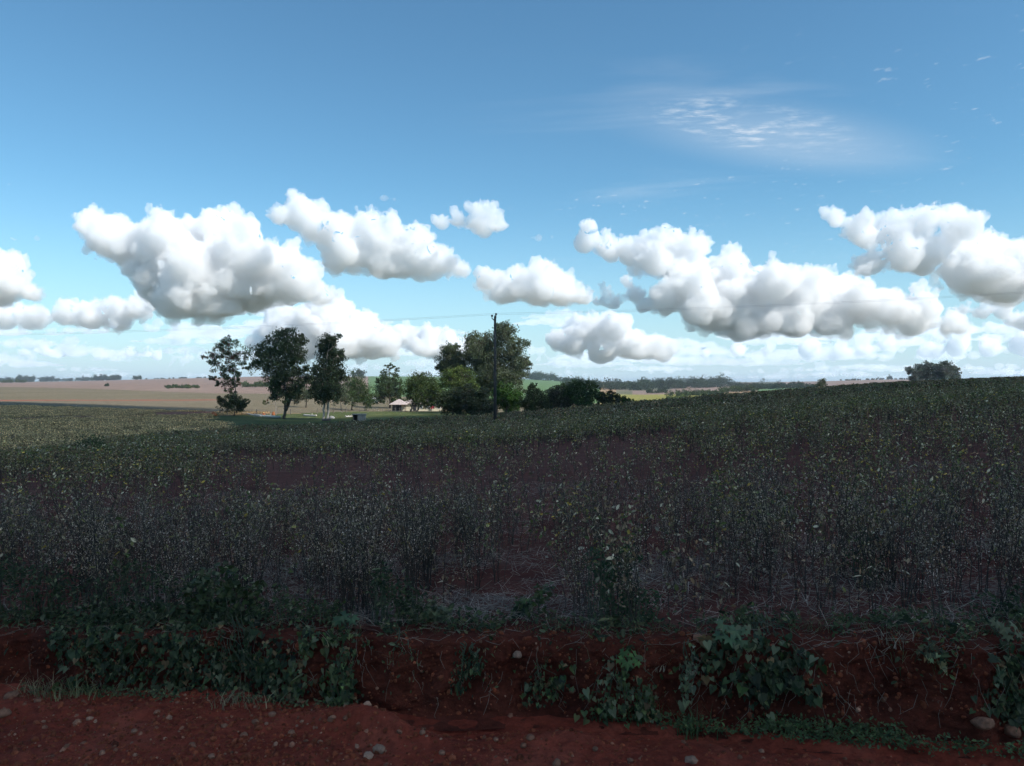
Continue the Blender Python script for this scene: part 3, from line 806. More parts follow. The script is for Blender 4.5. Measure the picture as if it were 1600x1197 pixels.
def leaves(pts, rots, sizes, tv, tf):
    n = len(pts)
    v = np.einsum('nij,kj->nki', rots, tv) * np.asarray(sizes)[:, None, None] + pts[:, None, :]
    f = (tf[None] + (np.arange(n) * len(tv))[:, None, None]).reshape(-1, tf.shape[1])
    return v.reshape(-1, 3), f
def leaf_mesh(name, pts, rots, sizes, tints, tv, tf, m=None):
    v, f = leaves(np.asarray(pts), rots, sizes, tv, tf)
    me = np_mesh(name, v, f, m or M_LEAF)
    add_color(me, np.repeat(tints, len(tv), axis=0))
    return me

def ground_at(x_px, row, lo, hi):
    """place on the ground that shows at this pixel between distances lo and hi"""
    ds = np.linspace(lo, hi, 900); u = (x_px - 800) / 1208.0
    rows = 598.5 + (CAM_Z - height(u * ds, ds)) * 1208.0 / ds
    k = int(np.argmin(np.abs(rows - row)))
    d = float(ds[k]); return Vector((u * d, d, h1(u * d, d)))
def ground_px(x_px, d):
    x = (x_px - 800) / 1208.0 * d
    return Vector((x, d, h1(x, d)))

# ------------------------------------------------------------------ trees
def tree(name, label, cat, base, blobs, tint, seed, n_leaf=7000, leaf=0.34, trunk=None, trunk_r=0.22, bark=None, group=None,
         tints2=None, thick=1.0, clump=0.5, shell=0.35, trunks=None, droop=0.0, blob_k=1.2, full=2.0):
    """base: world point; blobs: (x, y, r) as seen in the photograph; the crown gets its own depth"""
    r = np.random.default_rng(seed)
    base = np.array(base); d = base[1]; k = d / 1208.0
    n_leaf = int(n_leaf * full)
    root = empty(name, base); tag(root, label, cat, group)
    B = np.array([[*(np.array(px(x, y, d))), rad * k * blob_k] for (x, y, rad) in blobs])
    cx = B[:, 0].mean(); half = (B[:, 0].max() - B[:, 0].min()) / 2 + 1e-6
    # depth: round crowns in plan
    off = r.uniform(-1, 1, len(B)) * np.sqrt(np.clip(1.1 - ((B[:, 0] - cx) / (half + B[:, 3].mean())) ** 2, 0.05, 1)) * half * 0.8 * thick
    B[:, 1] += off
    extra = []
    for b in B:                                            # more of the crown behind and in front
        for q in range(2):
            e = b.copy(); e[1] += r.uniform(-1, 1) * half * thick * 0.9; e[0] += r.normal() * b[3] * 0.4; e[2] += r.normal() * b[3] * 0.25; e[3] *= r.uniform(0.65, 0.95)
            extra.append(e)
    BA = np.concatenate([B, np.array(extra)])
    vol = BA[:, 3] ** 2; nsub = np.maximum(3, (vol / vol.sum() * n_leaf / 26)).astype(int)
    cc, cr, ci = [], [], []
    for i, b in enumerate(BA):
        u_ = unit(nsub[i], r); rad = b[3] * (shell + (1 - shell) * r.random(nsub[i]) ** 0.6)
        p = b[:3] + u_ * rad[:, None]; cc.append(p); cr.append(np.full(nsub[i], b[3] * clump) * r.uniform(0.6, 1.2, nsub[i])); ci += [i] * nsub[i]
    cc = np.concatenate(cc); cr = np.concatenate(cr)
    per = 26
    P = np.repeat(cc, per, 0) + unit(len(cc) * per, r) * (np.repeat(cr, per) * r.random(len(cc) * per) ** 0.45)[:, None] * np.array([1, 1, 0.75])
    rot = rand_rot(len(P), r)
    if droop:                                             # hanging leaves
        tan = np.tile([0, 0, -1.0], (len(P), 1)) * droop
        nn = r.normal(size=(len(P), 3)); nn[:, 2] *= 0.4
        rot = frame_rot(nn, r, tan)
    sz = leaf * r.uniform(0.6, 1.35, len(P))
    ct = np.array(tint)[None] * np.exp(r.normal(size=(len(cc), 1)) * 0.22) * np.exp(r.normal(size=(len(cc), 3)) * 0.06)
    if tints2 is not None:
        col2, share = tints2
        w = (r.random(len(cc)) < share); ct[w] = np.array(col2) * np.exp(r.normal(size=(w.sum(), 1)) * 0.2)
    tn = np.repeat(ct, per, 0) * np.exp(r.normal(size=(len(P), 1)) * 0.18)
    me = leaf_mesh('crown', P - base, rot, sz, tn, SPRAY_V, SPRAY_F, M_LEAF_TREE)
    mesh_ob('crown', me, root)
    # trunks and limbs: every trunk carries the limbs nearest to it
    tpaths = trunks or [trunk or [(base[0] / k + 800, None), (blobs[0][0], blobs[0][1])]]
    nodes, mbs = [], []
    for ti, tp in enumerate(tpaths):
        mb = MB(); pts = []
        for q in tp:
            if q[1] is None: pts.append(base - np.array([0, 0, 0.3]))
            else: pts.append(np.array(px(q[0], q[1], d)))
        if ti == 0 or tp[0][1] > 642: pts[0][2] = min(pts[0][2], base[2] - 0.2)
        fine = []
        for a, b_ in zip(pts[:-1], pts[1:]):
            for s in np.linspace(0, 1, 6, endpoint=False):
                fine.append(a + (b_ - a) * s + r.normal(size=3) * 0.05 * (s > 0))
        fine.append(pts[-1]); n = len(fine)
        rad = [trunk_r * (1.45 if i == 0 else 1.0) * (1 - 0.85 * i / (n - 1)) + 0.02 for i in range(n)]
        mb.tube([p - base for p in fine], rad, 8); mbs.append(mb)
        nodes += [(p, rr, ti) for p, rr in zip(fine[2:], rad[2:])]
    NP_ = np.array([q[0] for q in nodes]); own = {}
    for bi, b in enumerate(BA[:len(B)]):
        tgt = b[:3]; below = NP_[:, 2] < tgt[2] - 0.1
        dist = np.linalg.norm(NP_ - tgt, axis=1) + np.where(below, 0, 50)
        j = int(np.argmin(dist)); a = NP_[j]; rr = min(nodes[j][1] * 0.6, 0.12 * b[3] / (0.6 * b[3] + 0.6) + 0.05); own[bi] = nodes[j][2]
        midp = (a + tgt) / 2 + np.array([0, 0, -0.12 * np.linalg.norm(tgt - a)]) + r.normal(size=3) * 0.15
        mbs[own[bi]].tube([a - base, midp - base, tgt - base], [rr, rr * 0.65, rr * 0.3], 5, False)
    for i in range(0, len(cc), max(1, len(cc) // 300)):
        if ci[i] >= len(B): continue
        b = BA[ci[i]]
        mbs[own[ci[i]]].tube([b[:3] - base, (b[:3] + cc[i]) / 2 - base + r.normal(size=3) * 0.08, cc[i] - base], [0.05, 0.035, 0.015], 3, False)
    for mb in mbs: mb.build('trunk', bark or M_BARK, root, smooth=True)
    return root
# ------------------------------------------------------------------ farm trees (pixels measured in the photograph)
EUC = (0.070, 0.090, 0.042); EUC_G = (0.090, 0.105, 0.062); DARK = (0.048, 0.064, 0.028); BROAD = (0.050, 0.080, 0.026); LIME = (0.080, 0.112, 0.028); RUST = (0.13, 0.06, 0.04)
G1 = 'tall eucalyptus trees in the farmyard'
tree('eucalyptus_tree', 'thin sparse eucalyptus, leftmost of the tall yard trees', 'tree', ground_at(371, 648, 130, 260),
     [(352,545,15),(341,560,11),(366,560,13),(350,580,15),(370,584,9),(355,600,11),(340,600,6),(333,592,6),(376,572,5),(360,533,7),(356,614,7)],
     EUC, 101, 3600, 0.34, [(371, None), (369, 620), (366, 590), (358, 550)], 0.14, M_BARK, G1, (RUST, 0.16), clump=0.40, droop=0.8, full=1.8, blob_k=1.2)
tree('round_shrub', 'dark round shrub on a short stem under the sparse eucalyptus', 'shrub', ground_at(366, 650, 125, 250),
     [(353,628,8),(366,623,9),(378,630,8),(366,633,9),(386,626,3),(358,634,7),(374,636,6)], DARK, 102, 3200, 0.26, [(367, None), (367, 628)], 0.12, shell=0.3)
tree('eucalyptus_tree', 'widest eucalyptus of the yard with a forked brown trunk', 'tree', ground_at(443, 655, 120, 240),
     [(455,535,19),(441,530,12),(470,555,13),(412,550,11),(408,575,10),(430,560,17),(450,570,21),(470,590,13),(425,590,15),(445,605,17),(430,614,11),(455,622,9),(468,534,10),(425,546,11),(462,608,11),(404,565,6),(477,575,6)],
     EUC, 103, 11000, 0.33, None, 0.30, M_BARK, G1, (EUC_G, 0.25), trunks=[[(443, None), (446, 638), (447, 615), (440, 580), (428, 555)], [(446, 640), (455, 622), (458, 590), (456, 550)]], droop=0.7, full=1.9, blob_k=1.22, clump=.45)
tree('young_eucalyptus_tree', 'slender sapling with rusty leaves behind the widest eucalyptus', 'tree', ground_at(431, 648, 130, 260),
     [(423,620,5),(428,611,5),(417,629,3),(434,618,4),(438,608,5)], RUST, 104, 500, 0.30, [(431, None), (431, 610)], 0.09, M_BARK_PALE, None, (EUC, 0.4), clump=0.5, droop=0.7)
tree('grey_bush', 'grey green bush between the wide and the dense eucalyptus', 'bush', ground_px(478, 235),
     [(478,600,11),(485,591,8),(474,614,10),(488,612,8),(480,580,5),(466,618,8)], EUC_G, 105, 2600, 0.42, [(477, None), (480, 600)], 0.15)
tree('eucalyptus_tree', 'dense dark eucalyptus standing on two white trunks', 'tree', ground_at(508, 655, 120, 240),
     [(512,536,13),(522,530,5),(503,545,8),(528,556,9),(515,560,16),(498,580,11),(520,580,15),(510,600,17),(500,614,12),(522,610,13),(528,590,8),(508,620,10),(528,524,3),(518,532,5)],
     (0.030, 0.046, 0.022), 106, 10500, 0.32, None, 0.22, M_BARK_PALE, G1, trunks=[[(505, 656), (507, 632), (509, 600), (512, 550)], [(512, 655), (513, 630), (518, 600), (521, 560)]], droop=0.5, shell=0.35, full=1.9, blob_k=1.2)
tree('grey_bush', 'small grey bush hugging the right of the dense eucalyptus', 'bush', ground_px(533, 215),
     [(533,611,10),(527,621,8),(540,622,7)], EUC_G, 107, 1500, 0.40, [(532, None), (533, 615)], 0.1)
tree('spreading_tree', 'low spreading dark tree leaning over the wooden box', 'tree', ground_at(549, 641, 150, 260),
     [(545,605,11),(556,598,11),(563,610,13),(575,615,11),(556,620,11),(577,627,7),(546,620,8),(583,618,5),(538,612,6)], BROAD, 108, 5200, 0.36, [(548, None), (550, 634), (558, 612)], 0.22, blob_k=1.32)
tree('conifer_tree', 'tiered dark conifer beside the pink roofed house', 'tree', ground_at(609, 638, 190, 300),
     [(607,574,5),(597,582,5),(617,579,5),(606,587,8),(595,598,7),(616,594,8),(605,604,11),(594,611,8),(620,607,9),(607,617,12),(594,622,7),(621,620,10),(590,592,3),(626,600,4),(612,572,3)],
     (0.040, 0.062, 0.022), 109, 5200, 0.42, [(609, None), (608, 575)], 0.26, clump=0.4, blob_k=1.32)
tree('round_crowned_tree', 'broad round tree in front of the cream house wall', 'tree', ground_at(652, 643, 160, 230),
     [(650,600,15),(665,598,13),(640,610,11),(680,608,13),(660,615,17),(645,621,12),(685,619,10),(672,624,12),(691,611,7),(655,590,8)],
     (0.052, 0.078, 0.020), 110, 8500, 0.38, None, 0.24, trunks=[[(655, None), (656, 628), (662, 610)], [(642, 643), (645, 628), (648, 612)]], blob_k=1.32)
tree('eucalyptus_tree', 'shorter left half of the big eucalyptus pair by the pole', 'tree', ground_px(712, 188),
     [(705,550,11),(698,565,13),(715,560,13),(700,580,13),(688,576,6),(720,578,13),(710,592,15),(709,542,6)], EUC_G, 111, 6500, 0.40, [(712, None), (708, 560)], 0.3, M_BARK, G1, (EUC, 0.4), droop=0.6)
tree('eucalyptus_tree', 'tallest and bulkiest eucalyptus, rising behind the power pole', 'tree', ground_px(776, 184),
     [(790,525,15),(770,535,15),(740,540,12),(755,550,15),(800,545,13),(780,560,19),(745,565,13),(760,580,19),(801,570,15),(811,590,12),(790,600,17),(821,570,7),(826,566,4),(770,605,15),(815,610,7),(806,622,7),(782,518,8),(732,546,7)],
     EUC_G, 112, 15000, 0.40, [(776, None), (775, 600), (775, 540)], 0.4, M_BARK, G1, (EUC, 0.35), droop=0.6, full=2.6, blob_k=1.3)
tree('round_crowned_tree', 'lime green domed tree left of the power pole', 'tree', ground_px(716, 172),
     [(705,592,11),(725,590,13),(715,598,13),(735,600,10),(695,598,7),(720,607,13),(742,607,7)], LIME, 113, 5600, 0.34, [(716, None), (717, 600)], 0.2, shell=0.55, blob_k=1.32)
tree('hedge_bush', 'dark bush below the lime green tree, nearest the house', 'bush', ground_px(708, 158),
     [(700,625,12),(716,622,13),(690,631,8),(712,636,11),(698,638,8)], DARK, 114, 3800, 0.34, [(706, None), (708, 628)], 0.12, blob_k=1.32)
tree('hedge_bush', 'dark rounded bush directly left of the power pole', 'bush', ground_px(745, 155),
     [(733,614,12),(742,628,14),(757,633,12),(755,619,9),(730,632,11),(750,640,11),(766,640,7)], (0.028, 0.040, 0.022), 115, 5200, 0.34, [(745, None), (744, 628)], 0.12, blob_k=1.32)
tree('broadleaf_bush', 'bright green bush directly right of the power pole', 'bush', ground_px(792, 165),
     [(790,612,11),(800,620,11),(785,625,12),(805,632,9),(777,613,7),(795,636,9),(781,604,5)], (0.040, 0.092, 0.014), 116, 4600, 0.34, [(791, None), (791, 622)], 0.12, blob_k=1.32)
GH = 'bushes and small trees along the field edge'
tree('hedge_bush', 'twiggy dark bush, first in the hedge right of the bright green bush', 'bush', ground_px(833, 158),
     [(835,618,10),(825,630,10),(845,630,11),(827,641,9),(848,641,9),(834,604,5),(828,608,4)], DARK, 117, 3800, 0.32, [(834, None), (834, 606)], 0.1, group=GH, blob_k=1.32)
tree('hedge_bush', 'brownish grey bush second in the hedge right of the pole', 'bush', ground_px(864, 160),
     [(862,620,11),(858,632,11),(876,632,11),(870,613,8),(866,641,9)], (0.040, 0.044, 0.030), 118, 3400, 0.32, [(864, None), (866, 620)], 0.1, group=GH, blob_k=1.32)
tree('broadleaf_tree', 'highest green tree of the hedge right of the pole', 'tree', ground_px(906, 162),
     [(888,610,10),(904,604,11),(920,609,11),(902,621,13),(920,624,11),(930,615,7),(885,624,9),(908,632,10)], (0.032, 0.058, 0.018), 119, 5600, 0.34, [(906, None), (907, 612)], 0.18, group=GH, blob_k=1.32)
tree('hedge_bush', 'brown tinged bush near the right end of the hedge', 'bush', ground_px(951, 160),
     [(945,622,8),(956,618,7),(963,625,7),(950,630,8),(938,628,6)], (0.045, 0.048, 0.028), 120, 2400, 0.30, [(952, None), (953, 622)], 0.09, group=GH)
tree('broadleaf_bush', 'small bright bush ending the hedge beside the yellow field', 'bush', ground_px(981, 160),
     [(974,625,5),(983,627,5),(990,630,3),(979,631,5)], (0.045, 0.080, 0.020), 121, 1300, 0.28, [(980, None), (981, 626)], 0.07, group=GH, blob_k=1.32)
# far lone trees
tree('lone_tree', 'lone upright tree on the skyline of the right hand field', 'tree', ground_px(1282, 420),
     [(1282,596,6),(1281,603,6.5),(1285,600,5),(1279,608,5)], EUC_G, 130, 1100, 0.65, [(1282, None), (1282, 598)], 0.22)
r_ = np.random.default_rng(55)
GP = 'eucalyptus grove on the right crest'
GROVE = [(1426,582,7,'leftmost'),(1436,577,8,'second from the left'),(1446,574,8,'third from the left'),(1456,574,8,'fourth from the left'),(1466,574,8,'fourth from the right'),(1476,573,8,'third from the right'),(1486,575,8,'second from the right'),(1494,580,7,'rightmost')]
for i, (x, y, rr, w) in enumerate(GROVE):
    b = [(x, y - 2, rr * .8), (x + r_.uniform(-4, 4), y + 7, rr * .85), (x + r_.uniform(-4, 4), y + 16, rr * .7), (x + r_.uniform(-3, 3), y + 24, rr * .6)]
    tree('grove_eucalyptus', w + ' eucalyptus of the grove on the right crest', 'tree', ground_px(x, 430 + r_.uniform(-12, 12)), b, (0.115, 0.135, 0.125), 140 + i, 1500, 0.75,  # leaf tint shifted to pale blue, haze put into the colour
         [(x, None), (x, y + 4)], 0.25, M_BARK, GP, droop=0.5, thick=1.6)
for i, (x, y, rr, w) in enumerate([(552, 583, 3, 'leftmost'), (560, 580, 3.5, 'middle'), (566, 582, 3.5, 'rightmost')]):
    tree('far_eucalyptus', w + ' of the three far eucalyptus on the green hill', 'tree', ground_px(x, 1900), [(x, y, rr), (x + 1, y + 5, rr)], (0.05, 0.065, 0.045), 160 + i, 500, 2.4, [(x, None), (x, y)], 0.8, group='far eucalyptus on the green hill', thick=1.3)

# ------------------------------------------------------------------ far woods that read as one mass
def woods(name, label, strips, seed, leaf_k=0.0016):
    r = np.random.default_rng(seed)
    Ps, Ts, Ss = [], [], []
    for (x0, x1, d0, d1, hpx, n, tint) in strips:
        for q in range(n):
            t = r.random(); x = x0 + (x1 - x0) * t; d = (d0 + (d1 - d0) * t) * r.uniform(0.97, 1.05)
            g = np.array(ground_px(x, d)); k = d / 1208.0
            h = hpx * k * r.uniform(0.6, 1.25); w = h * r.uniform(0.5, 0.8)
            m = int(np.clip(80 * (hpx / 8) ** 1.0, 40, 110))
            lob = g + np.array([0, 0, h * 0.55]) + r.normal(size=(5, 3)) * np.array([w * .45, w * .45, h * .2])
            p = lob[r.integers(0, 5, m)] + unit(m, r) * np.array([w, w, h * 0.62]) * 0.55 * (r.random(m) ** 0.4)[:, None]
            p[:, 2] = np.maximum(p[:, 2], g[2])
            tn = np.array(tint) * math.exp(r.normal() * 0.22)
            Ps.append(p); Ts.append(tn * np.exp(r.normal(size=(m, 1)) * 0.15)); Ss.append(np.full(m, max(leaf_k * d, h * 0.16)))
    P = np.concatenate(Ps); T = np.concatenate(Ts); S = np.concatenate(Ss)
    me = leaf_mesh(name, P, rand_rot(len(P), r), S * r.uniform(.7, 1.3, len(P)), T, SPRAY_V, SPRAY_F, M_LEAF_TREE)
    o = mesh_ob(name, me); tag(o, label, 'woodland', kind='stuff'); return o
WD = (0.034, 0.052, 0.026); WL = (0.055, 0.080, 0.032); WO = (0.085, 0.11, 0.035)
woods('far_forest', 'dark forest belt across the slope right of centre', [
    (885, 1010, 1250, 1350, 13, 110, WD), (1000, 1135, 1350, 1750, 14, 130, WD), (1010, 1040, 1000, 1020, 6, 20, WD), (1100, 1160, 1700, 1800, 7, 30, WD)], 201)
woods('hilltop_forest', 'thin tree line on the green hilltop right of the tall trees', [(826, 870, 2450, 2450, 11, 50, WD), (866, 905, 2450, 2450, 6, 26, WD)], 202)
woods('hedgerow_trees', 'mixed bushes and hedgerow below the pink slope on the right', [
    (1040, 1130, 760, 700, 8, 60, WL), (1040, 1075, 560, 540, 7, 24, WO), (1130, 1185, 900, 850, 9, 36, WL), (1150, 1262, 1250, 1200, 9, 60, WD), (1172, 1285, 1130, 1000, 5, 70, WD), (1100, 1140, 640, 600, 6, 16, WD)], 203)
woods('horizon_trees', 'blue tree clumps on the far left skyline', [
    (0, 24, 3600, 3600, 6, 20, WD), (26, 52, 3200, 3200, 8, 34, WD), (62, 82, 3400, 3400, 7, 18, WD), (82, 112, 3600, 3600, 4, 18, WD), (118, 150, 3400, 3400, 5, 26, WD), (148, 187, 3000, 3000, 7, 50, WD), (210, 219, 2500, 2500, 6, 8, WD), (0, 40, 1900, 1900, 4, 30, WL), (222, 330, 2700, 2700, 1.6, 26, WD),
    (1310, 1420, 2600, 2600, 2.2, 40, WD), (1388, 1392, 2500, 2500, 5, 4, WD), (700, 760, 2700, 2700, 3, 20, WD)], 204)
woods('slope_thicket', 'green thickets in a hollow of the pinkish slope', [(258, 312, 640, 650, 4.5, 50, WL), (378, 425, 700, 720, 7, 50, WL), (166, 170, 780, 780, 6, 3, WD)], 205)
woods('yard_hedge', 'shaded hedge behind the yard eucalyptus', [(452, 492, 345, 350, 8, 40, WD), (520, 560, 330, 330, 6, 26, WL), (560, 600, 300, 300, 8, 24, DARK), (625, 700, 290, 300, 7, 30, DARK)], 206)
# ------------------------------------------------------------------ power line
def flat_mat(name, color, rough=0.8, metal=0.0, var=0.25, scale=6.0, stretch=None, bump_s=0.3):
    m, nt, b = mat(name)
    f = noise_fac(nt, scale, 6, 0.65, vec_scale=stretch)
    lo = tuple(c * (1 - var) for c in color); hi = tuple(min(1, c * (1 + var)) for c in color)
    nt.links.new(ramp(nt, f, [(0.3, lo), (0.7, hi)]), b.inputs['Base Color'])
    b.inputs['Roughness'].default_value = rough; b.inputs['Metallic'].default_value = metal
    if bump_s: bump(nt, b, f, bump_s, 0.01)
    return m
M_POLE = flat_mat('weathered_pole_wood', (0.060, 0.050, 0.045), 0.9, 0, 0.4, 4, (1, 1, 0.1))
M_CERAMIC = flat_mat('brown_ceramic', (0.035, 0.022, 0.018), 0.25, 0, 0.1)
M_WIRE = flat_mat('dull_aluminium_wire', (0.16, 0.16, 0.17), 0.6, 0.4, 0.1, bump_s=0)
M_BOARD = flat_mat('grey_weathered_board', (0.26, 0.235, 0.21), 0.9, 0, 0.35, 5, (1, 1, 0.15))
M_BOARD_SHADE = flat_mat('shade_darkened_board', (0.055, 0.048, 0.042), 0.9, 0, 0.3)  # board colour darkened to stand for shade in recesses and on the box's left
M_POST = flat_mat('grey_fence_wood', (0.17, 0.145, 0.12), 0.9, 0, 0.35, 6, (1, 1, 0.2))
M_ROOF = flat_mat('faded_pink_tile', (0.40, 0.33, 0.30), 0.85, 0, 0.22, 2.0)
M_WALL = flat_mat('cream_plaster', (0.62, 0.55, 0.40), 0.9, 0, 0.12, 1.5)
M_WHITE = flat_mat('white_paint', (0.75, 0.74, 0.72), 0.7, 0, 0.1)
M_DOOR = flat_mat('dark_door', (0.03, 0.028, 0.03), 0.6)
M_RED = flat_mat('red_cloth', (0.30, 0.03, 0.05), 0.8)
M_GLASS = flat_mat('dark_window_glass', (0.02, 0.025, 0.03), 0.08, 0, 0.1, bump_s=0)
M_LOG = flat_mat('bleached_log', (0.52, 0.47, 0.42), 0.85, 0, 0.25, 6, (0.3, 1, 1))
M_RUST = flat_mat('rusty_orange_earth', (0.33, 0.12, 0.05), 0.95, 0, 0.35, 5)
M_STONE_P = flat_mat('pale_boulder', (0.42, 0.39, 0.36), 0.9, 0, 0.3, 4)
M_STONE_D = flat_mat('dark_boulder', (0.07, 0.065, 0.06), 0.9, 0, 0.3, 4)

def pole(base, top_z, label):
    base = np.array(base); root = empty('utility_pole', base); tag(root, label, 'pole', 'power line poles')
    H = top_z - base[2]
    m = MB(); m.tube([(0, 0, -0.5), (0, 0, H * 0.5), (0, 0, H - 0.28)], [0.17, 0.145, 0.115], 12); m.build('pole_shaft', M_POLE, root, smooth=True)
    a = MB(); a.box((0.0, -0.13, H - 0.42), (0.15, 0.03, 0.5)); a.tube([(0, -0.12, H - 0.65), (-0.16, -0.13, H - 0.60), (-0.30, -0.13, H - 0.46), (-0.30, -0.13, H - 0.25)], [0.055, 0.055, 0.05, 0.035], 8); a.build('side_bracket', M_POLE, root)
    t = MB(); t.tube([(0.10, 0, H - 0.45), (0.10, 0, H - 0.02)], [0.04, 0.03], 8); t.build('top_pin', M_POLE, root)
    for (x, y, z) in ((0.10, 0, H - 0.03), (-0.30, -0.13, H - 0.20)):
        i = MB(); i.tube([(x, y, z - 0.10), (x, y, z - 0.05), (x, y, z), (x, y, z + 0.06), (x, y, z + 0.10)], [0.07, 0.12, 0.09, 0.115, 0.06], 12); i.build('insulator', M_CERAMIC, root, smooth=True)
    return [base + np.array([0.10, 0, H + 0.06]), base + np.array([-0.30, -0.13, H - 0.10])]
DP = 78.0
pts = []
g = np.array(ground_px(773.5, DP)); pz = px(773.5, 490.5, DP).z
mid = pole(g, pz, 'dark utility pole with two insulators in front of the tall eucalyptus')
lp = np.array([-73.0, 80.0, h1(-73, 80)]); lft = pole(lp, px(0, 517.0, 79.5).z - 0.55, 'utility pole beyond the left edge of the yard')
rp = np.array([70.0, 79.0, h1(70, 79)]); rgt = pole(rp, px(1600, 446, 79).z + 0.5, 'utility pole up the slope beyond the right edge')
for q, lab in ((0, 'upper power line wire across the whole sky'), (1, 'lower power line wire across the whole sky')):
    m = MB(); path = []
    for a, b, sag in ((lft[q], mid[q], 0.55), (mid[q], rgt[q], 0.5)):
        for s in np.linspace(0, 1, 40, endpoint=False):
            path.append(a + (b - a) * s - np.array([0, 0, sag * 4 * s * (1 - s)]))
    path.append(rgt[q])
    m.tube(path, [0.007] * len(path), 5); o = m.build('power_wire', M_WIRE, smooth=True); tag(o, lab, 'wire', 'power line wires')

# ------------------------------------------------------------------ farmhouse behind the trees
def hip_roof(mb, x0, x1, y0, y1, z0, h, over=0.5, hip=1.0):
    x0 -= over; x1 += over; y0 -= over; y1 += over; ym = (y0 + y1) / 2; rx = (y1 - y0) / 2 * hip
    v = [(x0, y0, z0), (x1, y0, z0), (x1, y1, z0), (x0, y1, z0), (x0 + rx, ym, z0 + h), (x1 - rx, ym, z0 + h),
         (x0, y0, z0 - .12), (x1, y0, z0 - .12), (x1, y1, z0 - .12), (x0, y1, z0 - .12)]
    mb.add(v, [(0, 1, 5, 4), (1, 2, 5), (2, 3, 4, 5), (3, 0, 4), (9, 8, 7, 6), (0, 6, 7, 1), (1, 7, 8, 2), (2, 8, 9, 3), (3, 9, 6, 0)])
def window(root, x, y, z, w, h):
    f = MB(); t = 0.09
    for (cx_, cz_, sx, sz) in ((x, z + h / 2 - t / 2, w, t), (x, z - h / 2 + t / 2, w, t), (x - w / 2 + t / 2, z, t, h - 2 * t), (x + w / 2 - t / 2, z, t, h - 2 * t), (x, z, t * .7, h - 2 * t)):
        f.box((cx_, y - 0.05, cz_), (sx, 0.10, sz))
    fo = f.build('window', M_WHITE, root)
    for s in (-1, 1):
        p = MB(); p.box((x + s * (w / 4 - t * .2), y - 0.012, z), (w / 2 - t * 1.4, 0.02, h - 2 * t)); p.build('pane', M_GLASS, fo)
HD = 232.0
hb = np.array(ground_px(650, HD)); kx = HD / 1208.0
root = empty('farmhouse', hb); tag(root, 'low cream farmhouse with faded pink hip roof behind the round tree', 'house')
X0, X1 = (627 - 650) * kx, (693 - 650) * kx; WH = 2.15
w = MB(); w.box(((X0 + X1) / 2, 3.5, WH / 2 - 0.2), (X1 - X0, 7, WH + 0.4)); w.build('wall', M_WALL, root)
rf = MB(); hip_roof(rf, X0, X1, 0, 7, WH + 0.12, 1.5); rf.build('roof', M_ROOF, root)
d_ = MB(); d_.box(((663 - 650) * kx * 0 + (648 - 650) * kx, -0.03, 0.95), (0.95, 0.06, 1.9)); do = d_.build('door', M_DOOR, root)
hnd = MB(); hnd.box(((648 - 650) * kx + 0.36, -0.09, 0.95), (0.05, 0.06, 0.12)); hnd.build('handle', M_WHITE, do)
for xx in (657.5, 669, 686): window(root, (xx - 650) * kx, 0, 1.2, 1.0, 1.0)
# open porch wing on the left with its own roof
pr = MB(); hip_roof(pr, (613 - 650) * kx, (635 - 650) * kx, -3.2, 2.5, WH - 0.1, 1.55, 0.45, 0.75); pr.build('porch_roof', M_ROOF, root)
for xx in (613.5, 620, 627, 634.5):
    q = MB(); q.box(((xx - 650) * kx, -3.1, WH / 2 - 0.3), (0.14, 0.14, WH + 0.35)); q.build('porch_post', M_POST, root)
bw = MB(); bw.box(((624 - 650) * kx - .5, 2.45, WH / 2 - 0.2), (4.0, 0.12, WH + 0.2)); bw.build('back_wall', M_BOARD_SHADE, root)
dk = MB(); dk.box(((624 - 650) * kx, -0.4, -0.08), (4.3, 5.8, 0.24)); dk.build('porch_floor', M_BOARD, root)
m = MB()
nx, nz = 7, 5
vv = [((676 - 650) * kx - 0.55 + 1.1 * i / (nx - 1), -0.45 + 0.05 * math.sin(i * 1.9), 1.55 - 0.9 * j / (nz - 1) - 0.05 * math.cos(i * .9)) for j in range(nz) for i in range(nx)]
m.add(vv, [(j * nx + i, j * nx + i + 1, (j + 1) * nx + i + 1, (j + 1) * nx + i) for j in range(nz - 1) for i in range(nx - 1)])
o = m.build('hanging_cloth', M_RED); o.location = hb; tag(o, 'dark red cloth hanging by the farmhouse wall', 'cloth')
so = o.modifiers.new('thick', 'SOLIDIFY'); so.thickness = 0.02

sd = np.array(ground_px(584, 305)); sk = 305 / 1208.0
root = empty('small_shed', sd); tag(root, 'small whitish shed seen past the spreading tree', 'shed')
w = MB(); w.box((0, 1.5, 1.2), (2.6, 3, 3.0)); w.build('wall', M_WHITE, root)
w = MB(); w.add([(-1.6, -.3, 2.7), (1.6, -.3, 2.9), (1.6, 3.3, 2.9), (-1.6, 3.3, 2.7), (-1.6, -.3, 2.82), (1.6, -.3, 3.05), (1.6, 3.3, 3.05), (-1.6, 3.3, 2.82)], [(3, 2, 1, 0), (4, 5, 6, 7), (0, 1, 5, 4), (1, 2, 6, 5), (2, 3, 7, 6), (3, 0, 4, 7)]); w.build('roof', M_BOARD, root)
w = MB(); w.box((-0.4, -0.03, 0.9), (0.9, 0.06, 1.8)); w.build('door', M_DOOR, root)

